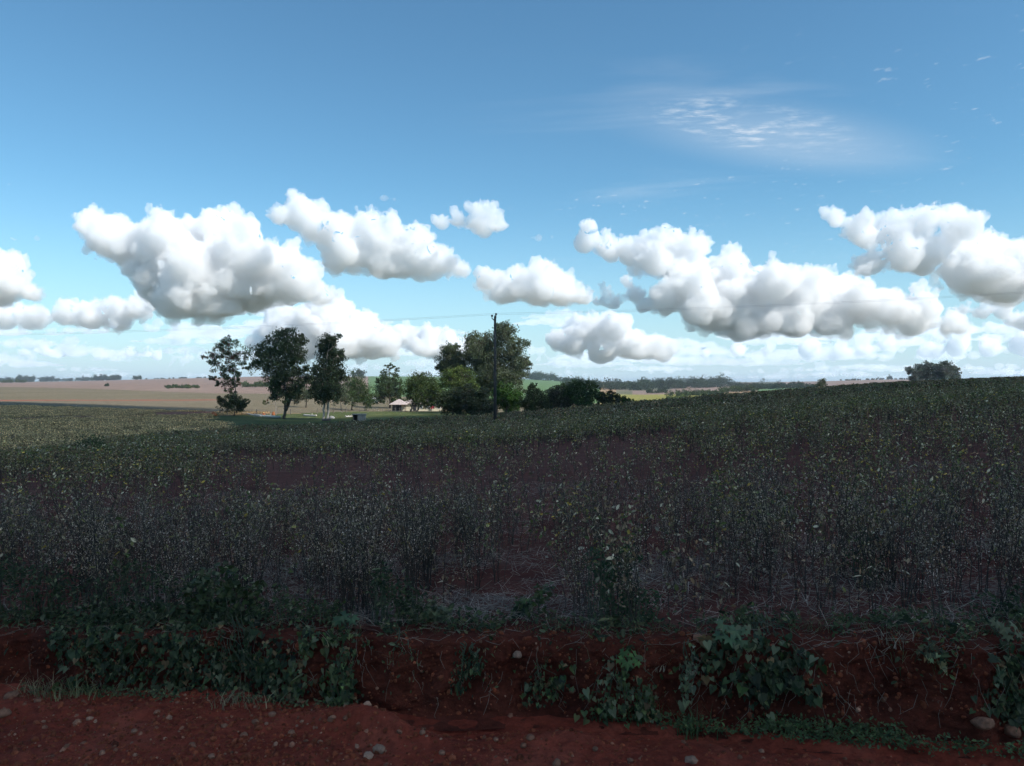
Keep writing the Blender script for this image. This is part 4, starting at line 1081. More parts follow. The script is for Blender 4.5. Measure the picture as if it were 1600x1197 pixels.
# ------------------------------------------------------------------ yard: wooden box, logs, boulders, fence
kb = np.array(ground_at(561.5, 657.5, 115, 170)); k = kb[1] / 1208.0
W, H, Dp = 20 * k, 9.5 * k, 1.5
root = empty('wooden_box_shed', kb, R(8)); tag(root, 'low grey plank box with a flat lid on the lawn', 'shed')
for i in range(5):                                  # front planks, right two thirds; the left bay stays open
    x = -W * 0.10 + (i + 0.5) * (W * 0.6 / 5)
    p = MB(); p.box((x, -Dp / 2, H / 2), (W * 0.6 / 5 - 0.02, 0.04, H + 0.02 * (i % 2))); p.build('plank', M_BOARD, root)
for i in range(4):
    p = MB(); p.box((-W / 2 + 0.02, -Dp / 2 + (i + .5) * Dp / 4, H / 2), (0.04, Dp / 4 - 0.02, H)); p.build('plank', M_BOARD_SHADE, root)  # left side takes the darkened board, its shade put into the colour
    p = MB(); p.box((W / 2 - 0.02, -Dp / 2 + (i + .5) * Dp / 4, H / 2), (0.04, Dp / 4 - 0.02, H)); p.build('plank', M_BOARD, root)
p = MB(); p.box((-W * 0.05, Dp / 2 - .03, H / 2), (W * 0.88, 0.04, H)); p.build('back_wall', M_BOARD_SHADE, root)
for x in (-W / 2 + .1, -W * 0.11, W / 2 - .1):
    p = MB(); p.box((x, -Dp / 2 + .06, H / 2 - .03), (0.08, 0.08, H - .06)); p.build('corner_post', M_POST, root)
for i in range(5):
    p = MB(); p.box((0, -Dp / 2 - .12 + (i + .5) * (Dp + .24) / 5, H + 0.06 + i * .012), (W + 0.3, (Dp + .24) / 5 - .015, 0.05)); p.build('lid_board', M_BOARD, root)

def log(x0, r0, x1, r1, lo, hi, rad, label, seed):
    a, b = np.array(ground_at(x0, r0, lo, hi)), np.array(ground_at(x1, r1, lo, hi)); r = np.random.default_rng(seed)
    a[2] += rad * .7; b[2] += rad * .7
    m = MB(); n = 9
    P = [(b - a) * s + r.normal(size=3) * 0.05 for s in np.linspace(0, 1, n)]
    m.tube(P, [rad * (1.1 - 0.35 * i / n) * r.uniform(.9, 1.1) for i in range(n)], 9)
    m.tube([P[5], P[5] + np.array([0.2, -0.3, rad * 2.2])], [rad * .4, rad * .3], 6)
    o = m.build('felled_log', M_LOG, smooth=True); o.location = a; tag(o, label, 'log', 'felled pale logs in the yard'); return o
log(380, 647, 409, 651.5, 120, 200, 0.20, 'thin bleached log at the left, behind the others', 1)
log(398, 650.5, 438, 653.5, 120, 190, 0.26, 'longest bleached log, ending at the wide eucalyptus trunk', 2)
log(475, 650, 494, 651, 120, 200, 0.22, 'short bleached log left of the white trunks', 3)
log(540, 652, 552, 651, 120, 200, 0.15, 'thin log between the white trunks and the plank box', 4)

def boulder(name, label, cat, p, s, m, seed, group=None, sub=3):
    v, f = ico(sub); r = np.random.default_rng(seed)
    v = v * (1 + fbm3(v * 1.3 + seed * 3.7, 3)[:, None] * 0.45) * np.array(s)
    v[:, 2] = np.maximum(v[:, 2], -0.35 * s[2])
    o = mesh_ob(name, np_mesh(name, v, f, m, True), loc=Vector(p) + Vector((0, 0, s[2] * 0.3))); tag(o, label, cat, group); return o
boulder('boulder', 'pale boulder right of the white eucalyptus trunks', 'rock', ground_at(518, 654, 120, 190), (0.62, 0.45, 0.34), M_STONE_P, 5)
boulder('boulder', 'dark flat boulder in front of the white trunks', 'rock', ground_at(510, 657.5, 115, 180), (0.75, 0.5, 0.33), M_STONE_D, 6)
boulder('earth_mound', 'rust orange rounded mound at the left end of the yard', 'mound', ground_at(334.5, 650, 115, 200), (0.55, 0.5, 0.62), M_RUST, 7)
boulder('stump', 'reddish tree stump left of the sapling trunk', 'stump', ground_at(412, 650, 130, 200), (0.45, 0.4, 0.42), M_RUST, 8)
boulder('stump', 'taller reddish stump right at the sapling foot', 'stump', ground_at(427, 649, 130, 200), (0.35, 0.35, 0.6), M_RUST, 9)

def fence(label, posts, wires=3, thick=0.10, hp=9.0):
    """posts: (x, row of foot, lo, hi)"""
    P = [np.array(ground_at(*q)) for q in posts]
    root = empty('wire_fence', P[0]); tag(root, label, 'fence')
    r = np.random.default_rng(3); tops = []
    for i, p in enumerate(P):
        h = hp * p[1] / 1208.0 * r.uniform(.85, 1.1)
        m = MB(); m.tube([(0, 0, -.3), (r.normal() * .04, 0, h)], [thick, thick * .85], 6); m.build('post', M_POST, root, tuple(p - P[0])); tops.append(h)
    for wq in range(wires):
        m = MB(); m.tube([p - P[0] + np.array([0, -thick, t * (0.3 + 0.3 * wq)]) for p, t in zip(P, tops)], [0.012] * len(P), 4); m.build('fence_wire', M_WIRE, root)
    return root
fence('old post fence behind the yard logs and eucalyptus trunks', [(344,648,140,230),(355,648,140,230),(366,648,140,230),(401,648,140,230),(432,647.5,140,230),(454,647.5,140,230),(496,647,140,230),(521,646,140,230),(535,645.5,140,230),(541,645,140,230)])
fence('thin pale post fence in front of the farmhouse', [(562,643.6,150,215),(569,643.4,150,215),(575.5,643.4,150,215),(583,643.3,150,215),(590,643.2,150,215),(598,643.2,150,215),(607,643.3,150,215),(620,643.4,150,215),(627,643.5,150,215),(634,643.6,150,215),(643,643.9,150,215),(652,644.4,150,215)], thick=0.055, hp=8.5)
# ------------------------------------------------------------------ crop plants
C_STEM = (0.060, 0.042, 0.034); C_POD = (0.26, 0.17, 0.105)
TONES = {'grey': (0.27, 0.22, 0.135), 'yellow': (0.40, 0.26, 0.05), 'green': (0.115, 0.135, 0.040), 'olive': (0.19, 0.165, 0.055), 'brown': (0.21, 0.115, 0.060), 'pale': (0.44, 0.36, 0.25)}
class Plant:
    """collects stem tubes and leaf cards with their colours"""
    def __init__(self, seed):
        self.r = np.random.default_rng(seed); self.s = MB(); self.sc = []; self.l = []; self.lf = []; self.lc = []; self.ln = 0
    def stem(self, pts, r0, r1, c=C_STEM, n=3):
        before = self.s.n; k = len(pts)
        self.s.tube(pts, [r0 + (r1 - r0) * i / (k - 1) for i in range(k)], n, False)
        self.sc += [np.array(c) * math.exp(self.r.normal() * .15)] * (self.s.n - before)
    def cards(self, p, rot, size, tone, tv, tf):
        v, f = leaves(np.asarray(p, float), rot, size, tv, tf)
        if tf.shape[1] == 4: f = np.concatenate([f[:, [0, 1, 2]], f[:, [0, 2, 3]]])
        self.l.append(v); self.lf.append(f + self.ln); self.ln += len(v)
        self.lc.append(np.repeat(np.asarray(tone), len(tv), 0))
    def meshes(self, name, m):
        sv = np.concatenate(self.s.v); tri = []
        for f in self.s.f: tri += [(f[0], f[i], f[i + 1]) for i in range(1, len(f) - 1)]
        a = np_mesh(name + '_stem', sv, np.array(tri), m); add_color(a, np.array(self.sc))
        lv, lf, lc = np.concatenate(self.l), np.concatenate(self.lf), np.concatenate(self.lc)
        b = np_mesh(name + '_leaves', lv, lf, m); add_color(b, lc)
        c = np_mesh(name, np.concatenate([sv, lv]), np.concatenate([np.array(tri), lf + len(sv)]), m); add_color(c, np.concatenate([np.array(self.sc), lc]))
        return a, b, c
def tones(names, n, r, sd=0.22):
    c = np.array([TONES[k] for k in names]); return c[r.integers(0, len(c), n)] * np.exp(r.normal(size=(n, 1)) * sd)
def crop_plant(kind, seed):
    P = Plant(seed); r = P.r
    H = r.uniform(0.62, 0.88)
    nst = {'dry': 1, 'leafy': 1, 'fluffy': int(r.integers(5, 8)), 'bare': int(r.integers(1, 3))}[kind]
    spots = []
    for q in range(nst):
        b = np.array([r.normal() * .04, r.normal() * .04, -0.05]) * (1 if nst > 1 else 0.2)
        lean = np.array([r.normal(), r.normal(), 0]) * (0.10 if kind != 'fluffy' else 0.13)
        h = H * r.uniform(0.8, 1.1) * (1.1 if kind == 'fluffy' else 1)
        path = [b + lean * s ** 1.5 + np.array([r.normal() * .008, r.normal() * .008, h * s]) for s in np.linspace(0, 1, 6)]
        path[0][2] = -0.06
        P.stem(path, 0.0042, 0.0016, n=4 if kind != 'fluffy' else 3)
        spots += [(path[i] + (path[i + 1] - path[i]) * t) for i in range(1, 5) for t in (0, .5)]
        nb = {'dry': int(r.integers(4, 7)), 'leafy': int(r.integers(4, 7)), 'fluffy': 4, 'bare': 3}[kind]
        for k in range(nb):
            i = int(r.integers(1, 4)) if kind != 'fluffy' else int(r.integers(2, 5))
            a = path[i]; az = r.uniform(0, 2 * math.pi); up = r.uniform(0.75, 1.3); L = h * r.uniform(0.25, 0.55) * (1 if kind != 'fluffy' else .5)
            e = a + np.array([math.cos(az) * .5, math.sin(az) * .5, up]) / math.hypot(.5, up) * L; mid = (a + e) / 2 + np.array([math.cos(az), math.sin(az), -.3]) * L * .08
            P.stem([a, mid, e], 0.0026, 0.0012); spots += [mid, e, (mid + e) / 2, (a + mid) / 2]
    S = np.array(spots)
    S = S[S[:, 2] > 0.12]
    def at(n, sd, zmin=0): 
        T = S[S[:, 2] > zmin] if (S[:, 2] > zmin).any() else S
        return T[r.integers(0, len(T), n)] + r.normal(size=(n, 3)) * sd
    if kind in ('dry', 'leafy', 'bare'):
        n = {'dry': 26, 'leafy': 20, 'bare': 16}[kind]
        d = np.tile([0, 0, -1.0], (n, 1)) + r.normal(size=(n, 3)) * .5
        P.cards(at(n, .012), frame_rot(r.normal(size=(n, 3)), r, d), r.uniform(.03, .05, n), np.array(C_POD) * np.exp(r.normal(size=(n, 1)) * .3), QUAD_V, QUAD_F)
        n = {'dry': int(r.integers(9, 16)), 'leafy': int(r.integers(26, 40)), 'bare': int(r.integers(2, 5))}[kind]
        names = {'dry': ['grey', 'pale', 'olive', 'brown', 'olive', 'green'], 'leafy': ['green', 'olive', 'green', 'grey', 'green', 'olive', 'green', 'pale', 'grey', 'brown', 'green', 'yellow'], 'bare': ['brown', 'pale']}[kind]
        nn = r.normal(size=(n, 3)) * .7 + np.array([0, 0, .8])
        d = r.normal(size=(n, 3)) + np.array([0, 0, -.6])
        P.cards(at(n, .035, .2), frame_rot(nn, r, d), r.uniform(.035, .070, n), tones(names, n, r, .35), OVAL_V, OVAL_F)
    else:
        n = 340
        c = np.array([(0.36, 0.26, 0.205), (0.48, 0.36, 0.30), (0.20, 0.14, 0.11), (0.24, 0.19, 0.12)])[r.integers(0, 4, n)]
        P.cards(at(n, .035, .3), rand_rot(n, r), r.uniform(.007, .016, n), c * np.exp(r.normal(size=(n, 1)) * .25), QUAD_V * np.array([1, 1.6, 1]), QUAD_F)
        n = 14; P.cards(at(n, .03), frame_rot(r.normal(size=(n, 3)) + np.array([0, 0, .5]), r), r.uniform(.03, .06, n), tones(['grey', 'olive', 'brown'], n, r), OVAL_V * np.array([1, .5, 1]), OVAL_F)
    return P
def weed_low(seed):
    P = Plant(seed); r = P.r
    for k in range(6):
        az = r.uniform(0, 6.28); L = r.uniform(.1, .28); e = np.array([math.cos(az) * L, math.sin(az) * L, r.uniform(.06, .22)])
        P.stem([(0, 0, -.02), e * .5 + np.array([0, 0, .04]), e], .003, .0015, (0.06, 0.075, 0.035))
        n = 7; t = r.uniform(.4, 1.05, n)[:, None]
        P.cards(e * t + r.normal(size=(n, 3)) * .02, frame_rot(r.normal(size=(n, 3)) * .5 + np.array([0, -.2, 1]), r), r.uniform(.04, .08, n), tones(['green', 'green', 'olive'], n, r), OVAL_V, OVAL_F)
    return P
def mid_plant(seed, names, h=0.75):
    P = Plant(seed); r = P.r
    for k in range(3):
        e = np.array([r.normal() * .09, r.normal() * .09, h * r.uniform(.75, 1.05)]); P.stem([(0, 0, -.05), e * .5, e], .006, .003)
    n = 24; z = h * (0.25 + 0.75 * r.random(n) ** .7)
    P.cards(np.stack([r.normal(size=n) * .10, r.normal(size=n) * .10, z], 1), frame_rot(r.normal(size=(n, 3)) * .7 + np.array([0, 0, .7]), r), r.uniform(.05, .11, n), tones(names, n, r, .42) * 0.92, OVAL_V, OVAL_F)
    n = 14; P.cards(np.stack([r.normal(size=n) * .08, r.normal(size=n) * .08, h * r.uniform(.15, .95, n)], 1), rand_rot(n, r), r.uniform(.03, .06, n), np.array(C_POD) * np.exp(r.normal(size=(n, 1)) * .35), QUAD_V, QUAD_F)
    return P
def clump(seed, names, w=2.4, count=26, h=0.75, leaf=0.15, per=11, dim=1.0):
    P = Plant(seed); r = P.r
    for q in range(count):
        c = np.array([r.uniform(-w / 2, w / 2), r.uniform(-w / 2, w / 2), 0]); hh = h * r.uniform(.7, 1.15)
        P.stem([c + np.array([0, 0, -.1]), c + np.array([r.normal() * .08, r.normal() * .08, hh])], .012, .006, (0.19, 0.13, 0.09))
        n = per
        P.cards(c + np.stack([r.normal(size=n) * .13, r.normal(size=n) * .13, hh * (0.15 + .9 * r.random(n) ** .8)], 1), frame_rot(r.normal(size=(n, 3)) * .8 + np.array([0, 0, .6]), r), leaf * r.uniform(.6, 1.3, n), tones(names, n, r, .42) * dim, QUAD_V * np.array([1, 1.5, 1]), QUAD_F)
    return P

def instancer(name, label, cat, protos, pts, idx, yaw, scale, kind='stuff'):
    """one object: points that carry a plant each (protos stay out of the scene)"""
    c = bpy.data.collections.new(name + '_kinds')
    for i, me in enumerate(protos):
        c.objects.link(bpy.data.objects.new('%s_kind_%02d' % (name, i), me))
    me = bpy.data.meshes.new(name); me.vertices.add(len(pts)); me.vertices.foreach_set('co', np.asarray(pts, dtype=np.float32).ravel())
    for nm, ty, arr in (('kind_index', 'INT', idx), ('yaw', 'FLOAT', yaw), ('size', 'FLOAT', scale)):
        a = me.attributes.new(nm, ty, 'POINT'); a.data.foreach_set('value', np.asarray(arr, dtype=np.int32 if ty == 'INT' else np.float32))
    me.update()
    o = mesh_ob(name, me)
    nt = bpy.data.node_groups.new(name + '_scatter', 'GeometryNodeTree')
    nt.interface.new_socket('Geometry', in_out='INPUT', socket_type='NodeSocketGeometry'); nt.interface.new_socket('Geometry', in_out='OUTPUT', socket_type='NodeSocketGeometry')
    N, L = nt.nodes, nt.links
    gi, go = N.new('NodeGroupInput'), N.new('NodeGroupOutput')
    iop = N.new('GeometryNodeInstanceOnPoints'); ci = N.new('GeometryNodeCollectionInfo')
    ci.inputs['Collection'].default_value = c; ci.inputs['Separate Children'].default_value = True; ci.inputs['Reset Children'].default_value = True
    iop.inputs['Pick Instance'].default_value = True
    def attr(nm, ty):
        a = N.new('GeometryNodeInputNamedAttribute'); a.data_type = ty; a.inputs['Name'].default_value = nm; return a.outputs['Attribute']
    cb = N.new('ShaderNodeCombineXYZ'); L.new(attr('yaw', 'FLOAT'), cb.inputs['Z'])
    L.new(gi.outputs[0], iop.inputs['Points']); L.new(ci.outputs[0], iop.inputs['Instance']); L.new(attr('kind_index', 'INT'), iop.inputs['Instance Index'])
    L.new(cb.outputs[0], iop.inputs['Rotation']); L.new(attr('size', 'FLOAT'), iop.inputs['Scale']); L.new(iop.outputs[0], go.inputs[0])
    o.modifiers.new('scatter', 'NODES').node_group = nt
    tag(o, label, cat, kind=kind)
    return o

KINDS = ['dry'] * 5 + ['leafy'] * 5 + ['fluffy'] * 5 + ['bare'] * 3
PR = [crop_plant(kd, 300 + i).meshes('crop_' + kd, M_CROP) for i, kd in enumerate(KINDS)]
IDX = {kd: [i for i, q in enumerate(KINDS) if q == kd] for kd in set(KINDS)}
def scatter_pts(d0, d1, dens, seed, umax=1.0, jitter=True):
    r = np.random.default_rng(seed); area = umax * (d1 * d1 - d0 * d0); n = int(area * dens)
    d = np.sqrt(r.uniform(d0 * d0, d1 * d1, n)); u = r.uniform(-umax, umax, n)
    return u * d, d, r
def zone_at(x, y):
    u, d = ud(x, y); return zone_of(800 + u * 1208, d)
x, y, r = scatter_pts(5.2, 24, 9.5, 401)
ok = (y > bank_brow(x) + 0.10) & (zone_at(x, y) == 0)
x, y = x[ok], y[ok]
P_ = np.stack([x, y, np.zeros(len(x))], 1); n1 = noise3(P_ * .35); n2 = noise3(P_ * .9 + 40)
pxs = 800 + x / y * 1208
kind = np.full(len(x), 'dry', dtype=object); rv = r.random(len(x))
near_w = np.clip(1.25 - (y - 6) / 4.5, 0, 1)
kind[rv < 0.34] = 'leafy'; kind[rv > 0.86] = 'bare'
kind[(pxs > 1050) & (y > 8.5) & (rv < .62)] = 'leafy'
kind[(pxs < 520) & (y > 11) & (rv < .5)] = 'leafy'
fl = r.random(len(x)) < np.clip(near_w * (0.62 + n1 * 1.3), 0, .9)
kind[fl] = 'fluffy'
kind[(kind == 'leafy') & (y < 7.2) & (pxs > 300)] = 'bare'
keep = r.random(len(x)) < np.where((y > 11) & (y < 24), np.where((pxs > 330) & (pxs < 1060) & (y > 12), .17, .46) + n1 * .6, np.where((pxs > 700) & (pxs < 900) & (y < 8), 0.45, 1.0)) 
x, y, kind = x[keep], y[keep], kind[keep]
z = height(x, y); ind = np.array([IDX[q][int(r.integers(0, len(IDX[q])))] for q in kind]); yaw = r.uniform(0, 6.28, len(x)); sc = r.uniform(.8, 1.12, len(x)) * np.where((kind == 'fluffy') & (y < 9), r.uniform(.95, 1.3, len(x)), 1.0)
order = np.argsort(y - bank_brow(x) + np.where(np.abs(x / y) > 0.68, 99, 0))
front = order[:150]; rest = np.setdiff1d(np.arange(len(x)), front)
LAB = {'dry': 'dry podded crop plant with few drooping leaves in the front rows above the bank', 'leafy': 'leafy green crop plant in the front rows above the bank',
       'fluffy': 'tall grey seeding weed with fluffy tops in the front rows above the bank', 'bare': 'bare dark crop stalk in the front rows above the bank'}
NMS = {'dry': 'dry_crop_plant', 'leafy': 'leafy_crop_plant', 'fluffy': 'seeding_weed', 'bare': 'bare_stalk'}
CATS = {'dry': 'crop plant', 'leafy': 'crop plant', 'fluffy': 'weed', 'bare': 'crop plant'}
for i in front:
    root = empty(NMS[kind[i]], (x[i], y[i], z[i]), yaw[i]); root.scale = (sc[i],) * 3
    tag(root, LAB[kind[i]], CATS[kind[i]], 'front row ' + {'dry': 'dry plants', 'leafy': 'leafy plants', 'fluffy': 'seeding weeds', 'bare': 'bare stalks'}[kind[i]])
    mesh_ob('stem', PR[ind[i]][0], root); mesh_ob('leaves', PR[ind[i]][1], root)
instancer('crop_plants', 'dry grey green crop stalks covering the near field', 'crop', [p[2] for p in PR], np.stack([x, y, z], 1)[rest], ind[rest], yaw[rest], sc[rest])

MIDN = [['olive', 'green', 'grey', 'pale', 'brown', 'brown', 'grey'], ['green', 'olive', 'green', 'olive', 'grey', 'green', 'yellow', 'pale'], ['brown', 'grey', 'olive', 'brown'], ['pale', 'olive', 'grey', 'green']]
MP = [mid_plant(500 + i, MIDN[i % 4]).meshes('mid_plant', M_CROP)[2] for i in range(12)]
x, y, r = scatter_pts(23, 66, 4.6, 402)
ok = (zone_at(x, y) == 0); x, y = x[ok], y[ok]
n1 = noise3(np.stack([x * .12, y * .12, np.zeros(len(x))], 1)); pxs = 800 + x / y * 1208
keep = r.random(len(x)) < np.where(y < 36, np.where((pxs > 330) & (pxs < 1060), .20, .66) + n1 * .7, 1.0); x, y, n1 = x[keep], y[keep], n1[keep]
which = np.where(n1 + r.normal(size=len(x)) * .18 > 0.02, 1, 0); which = np.where(r.random(len(x)) < np.clip((34 - y) / 14, .1, .6), 2, which); which = np.where(r.random(len(x)) < .2, 3, which)
ind = which + 4 * r.integers(0, 3, len(x))
instancer('mid_field_crop', 'crop plants of the middle field below the crest', 'crop', MP, np.stack([x, y, height(x, y)], 1), ind, r.uniform(0, 6.28, len(x)), r.uniform(.8, 1.2, len(x)))

FARN = [['olive', 'green', 'grey', 'brown', 'brown', 'grey'], ['green', 'olive', 'brown', 'grey'], ['olive', 'brown', 'grey', 'pale', 'brown']]
TONES.update({'tan': (0.55, 0.36, 0.18), 'straw': (0.66, 0.45, 0.23), 'dull': (0.30, 0.21, 0.105)})
FP = [clump(600 + i, FARN[i % 3], dim=0.72).meshes('crop_clump', M_CROP)[2] for i in range(6)]
VP = [clump(620 + i, [['tan', 'straw', 'tan', 'straw', 'olive', 'brown'], ['tan', 'straw', 'straw', 'brown']][i % 2], 3.2, 40, 0.36, 0.13, 11).meshes('valley_clump', M_CROP)[2] for i in range(4)]
x, y, r = scatter_pts(60, 262, 0.30, 403, 1.0)
ok = (zone_at(x, y) == 0) & ~((y > 190) & (x < 20)); x, y = x[ok], y[ok]
instancer('far_field_crop', 'crop on the crest of the near field', 'crop', FP, np.stack([x, y, height(x, y)], 1), r.integers(0, 6, len(x)), r.uniform(0, 6.28, len(x)), r.uniform(.85, 1.2, len(x)))
x, y, r = scatter_pts(30, 230, 0.16, 404, 1.15)
zz = zone_at(x, y); ok = (zz == 1) & (x < 0); x, y = x[ok], y[ok]
instancer('valley_crop', 'low ripe tan crop in the valley field on the left', 'crop', VP, np.stack([x, y, height(x, y)], 1), r.integers(0, 4, len(x)), r.uniform(0, 6.28, len(x)), r.uniform(.8, 1.2, len(x)))

# straw and fallen stalks between the plants
r = np.random.default_rng(405); n = 42000
x, y, _ = scatter_pts(5.2, 16, 4.0, 406); w = np.where(y < 9, 5.0, 1.0); sel = r.choice(len(x), n, p=w / w.sum()); x = x[sel] + r.normal(size=n) * .3; y = y[sel] + r.normal(size=n) * .3
ok = y > bank_brow(x) + .05 + .5 * r.random(n) ** 2; x, y = x[ok], y[ok]; n = len(x)
tv = np.array([[-.5, -.014, 0], [.5, -.010, .02], [.5, .010, .02], [-.5, .014, 0]])
nn = r.normal(size=(n, 3)) * .25 + np.array([0, 0, 1])
me = leaf_mesh('straw_litter', np.stack([x, y, height(x, y) + r.uniform(.03, .08, n)], 1), frame_rot(nn, r), r.uniform(.05, .22, n), np.array([(0.27, 0.205, 0.17)]) * np.exp(r.normal(size=(n, 1)) * .4), tv, QUAD_F)
tag(mesh_ob('straw_litter', me), 'pale straw and fallen stalks between the front plants', 'straw', kind='stuff')
# ------------------------------------------------------------------ plants on and above the roadside bank
_bt = np.linspace(0.04, 1.0, 48)
def bank_at(pxx, row):
    """places on the bank face that show at these pixels -> (n,3)"""
    pxx = np.asarray(pxx, float); row = np.asarray(row, float); u = (pxx - 800) / 1208.0
    Y = np.full(len(u), 5.6)
    for _ in range(3):
        X = np.repeat((u * Y)[:, None], 48, 1); T = np.repeat(_bt[None], len(u), 0)
        bx, by, bz = bank_point(X, T)
        rows = 598.5 + (CAM_Z - bz) * 1208.0 / by
        k = np.argmin(np.abs(rows - row[:, None]), 1); i = np.arange(len(u)); Y = by[i, k]
    return np.stack([bx[i, k], by[i, k], bz[i, k]], 1)
def road_at(x_px, row):
    d = CAM_Z * 1208.0 / (row - 598.5); x = (x_px - 800) / 1208.0 * d
    return np.array([x, d, float(road_relief(np.array([[x]]), np.array([[d]]))[0, 0])])
V_DARK = (0.042, 0.052, 0.021); V_MID = (0.066, 0.078, 0.030); V_PALE = (0.14, 0.14, 0.078); V_BRIGHT = (0.075, 0.13, 0.035)

def vine(label, blobs, n, size, tint, seed, tv=HEART_V, tf=HEART_F, lift=0.10, hang=True, pale=0.12, name='creeping_vine', cat='vine', group=None):
    r = np.random.default_rng(seed)
    n = int(n * 2.3); size = size * .64
    b = np.array(blobs, float); w = b[:, 2] * b[:, 3]; pick = r.choice(len(b), n, p=w / w.sum())
    a = r.uniform(0, 6.28, n); q = np.sqrt(r.random(n)) * (1.08 + .34 * r.normal(size=n))
    X = b[pick, 0] + np.cos(a) * q * b[pick, 2]; Yr = b[pick, 1] + np.sin(a) * q * b[pick, 3]
    gate = noise3(np.stack([X / 34.0, Yr / 26.0, np.full(n, seed * .37)], 1)) + r.normal(size=n) * .18 > -.03
    X, Yr = X[gate], Yr[gate]; n = len(X)
    P = bank_at(X, Yr)
    P[:, 1] -= r.uniform(0.01, lift, n) * (0.4 + 1.2 * np.clip(.5 + noise3(np.stack([X / 50.0, Yr / 50.0, np.full(n, 3.3)], 1)), 0, 1)); P[:, 2] += r.uniform(-.01, .05, n)
    nn = np.array([0, -.75, .6]) + r.normal(size=(n, 3)) * .42
    rot = frame_rot(nn, r, np.tile([0, -.25, -1.0], (n, 1)) if hang else None)
    t = np.array(tint) * np.exp(r.normal(size=(n, 1)) * .42) * np.exp(r.normal(size=(n, 3)) * .10)
    p2 = r.random(n) < pale; t[p2] = np.array(V_PALE) * np.exp(r.normal(size=(p2.sum(), 1)) * .25)
    p3 = r.random(n) < .06; t[p3] = np.array([0.17, 0.10, 0.05]) * np.exp(r.normal(size=(p3.sum(), 1)) * .3)
    o0 = P[P[:, 2].argmax()] * 1.0
    root = empty(name, o0); tag(root, label, cat, group)
    lo = mesh_ob('leaves', leaf_mesh('leaves', P - o0, rot, size * np.exp(r.normal(size=n) * .38), t, tv * np.array([1, 1, r.uniform(.8, 2.2)]), tf), root); tag(lo, kind='stuff')
    m = MB(); c = P.mean(0)
    for k in range(max(4, n // 45)):
        p = P[r.integers(0, n)]; tgt = p + np.array([r.normal() * .1, 0, .35]); pts = []
        src = np.array([c[0] + (p[0] - c[0]) * .5, P[:, 1].max() - .01, P[:, 2].max() + .01])
        for s in np.linspace(0, 1, 6): pts.append(src + (p - src) * s + r.normal(size=3) * .02 * (s < 1) + np.array([0, -.03 * math.sin(s * 3.1), 0]) - o0)
        m.tube(pts, [.004, .004, .0035, .003, .0025, .002], 4, False)
    tag(m.build('runners', M_VSTEM, root), kind='stuff')
    return root
vine('dense heart leaved vine blanketing the left bank', [(150,1020,60,50),(230,1000,80,62),(310,1010,80,62),(380,1020,60,55),(330,1060,70,28),(200,1050,80,30),(430,1050,40,35),(120,990,40,35)], 1900, .050, V_DARK, 701)
vine('vine curtain hanging down the bank right of the left vine', [(535,1040,24,55),(530,1085,26,24),(520,1000,14,26)], 230, .050, V_MID, 702)
vine('trailing vine strands beside the cracked clod on the left', [(480,1010,10,40),(465,1060,16,22),(492,990,10,14)], 90, .055, V_MID, 703)
vine('small leafy tuft hanging in the middle of the bank', [(735,1055,28,24),(740,1030,20,16),(715,1070,14,14)], 190, .042, V_DARK, 704, OVAL_V, OVAL_F)
vine('thin vine right of the middle tuft', [(860,1060,34,20),(845,1085,26,18),(880,1050,16,12)], 120, .045, V_MID, 705)
vine('tangled creeper at the bank foot right of centre', [(960,1080,40,36),(1010,1090,36,34),(930,1100,30,20),(985,1060,26,22)], 330, .044, V_MID, 706, pale=.2)
vine('large leaved vine spilling over the right bank', [(1150,1000,44,32),(1190,1040,52,40),(1235,1050,36,36),(1205,1085,36,20),(1110,1040,18,40),(1255,1075,22,24)], 520, .066, V_DARK, 707, pale=.18)
vine('narrow pale vine hanging left of the large leaved vine', [(1075,1040,10,34),(1068,1075,10,20)], 60, .048, V_PALE, 708)
vine('dark vine at the right end of the bank', [(1580,1060,30,46),(1570,1105,34,26),(1600,1030,24,30)], 330, .050, V_DARK, 709)
vine('few broad leaves rooting high in the right bank', [(1440,1020,16,16),(1460,1030,14,10)], 26, .055, V_PALE, 710)
vine('small weeds rooting high in the bank left of centre', [(590,1005,22,10),(640,1015,16,10),(650,1060,10,12)], 70, .034, V_MID, 711, OVAL_V, OVAL_F)

vine('vine patch on the bank past the right border', [(1700,1030,60,50),(1790,1060,50,40)], 420, .055, V_DARK, 712)
vine('vine patch on the bank past the left border', [(-120,1000,70,45),(-220,1010,60,45)], 420, .055, V_DARK, 713)

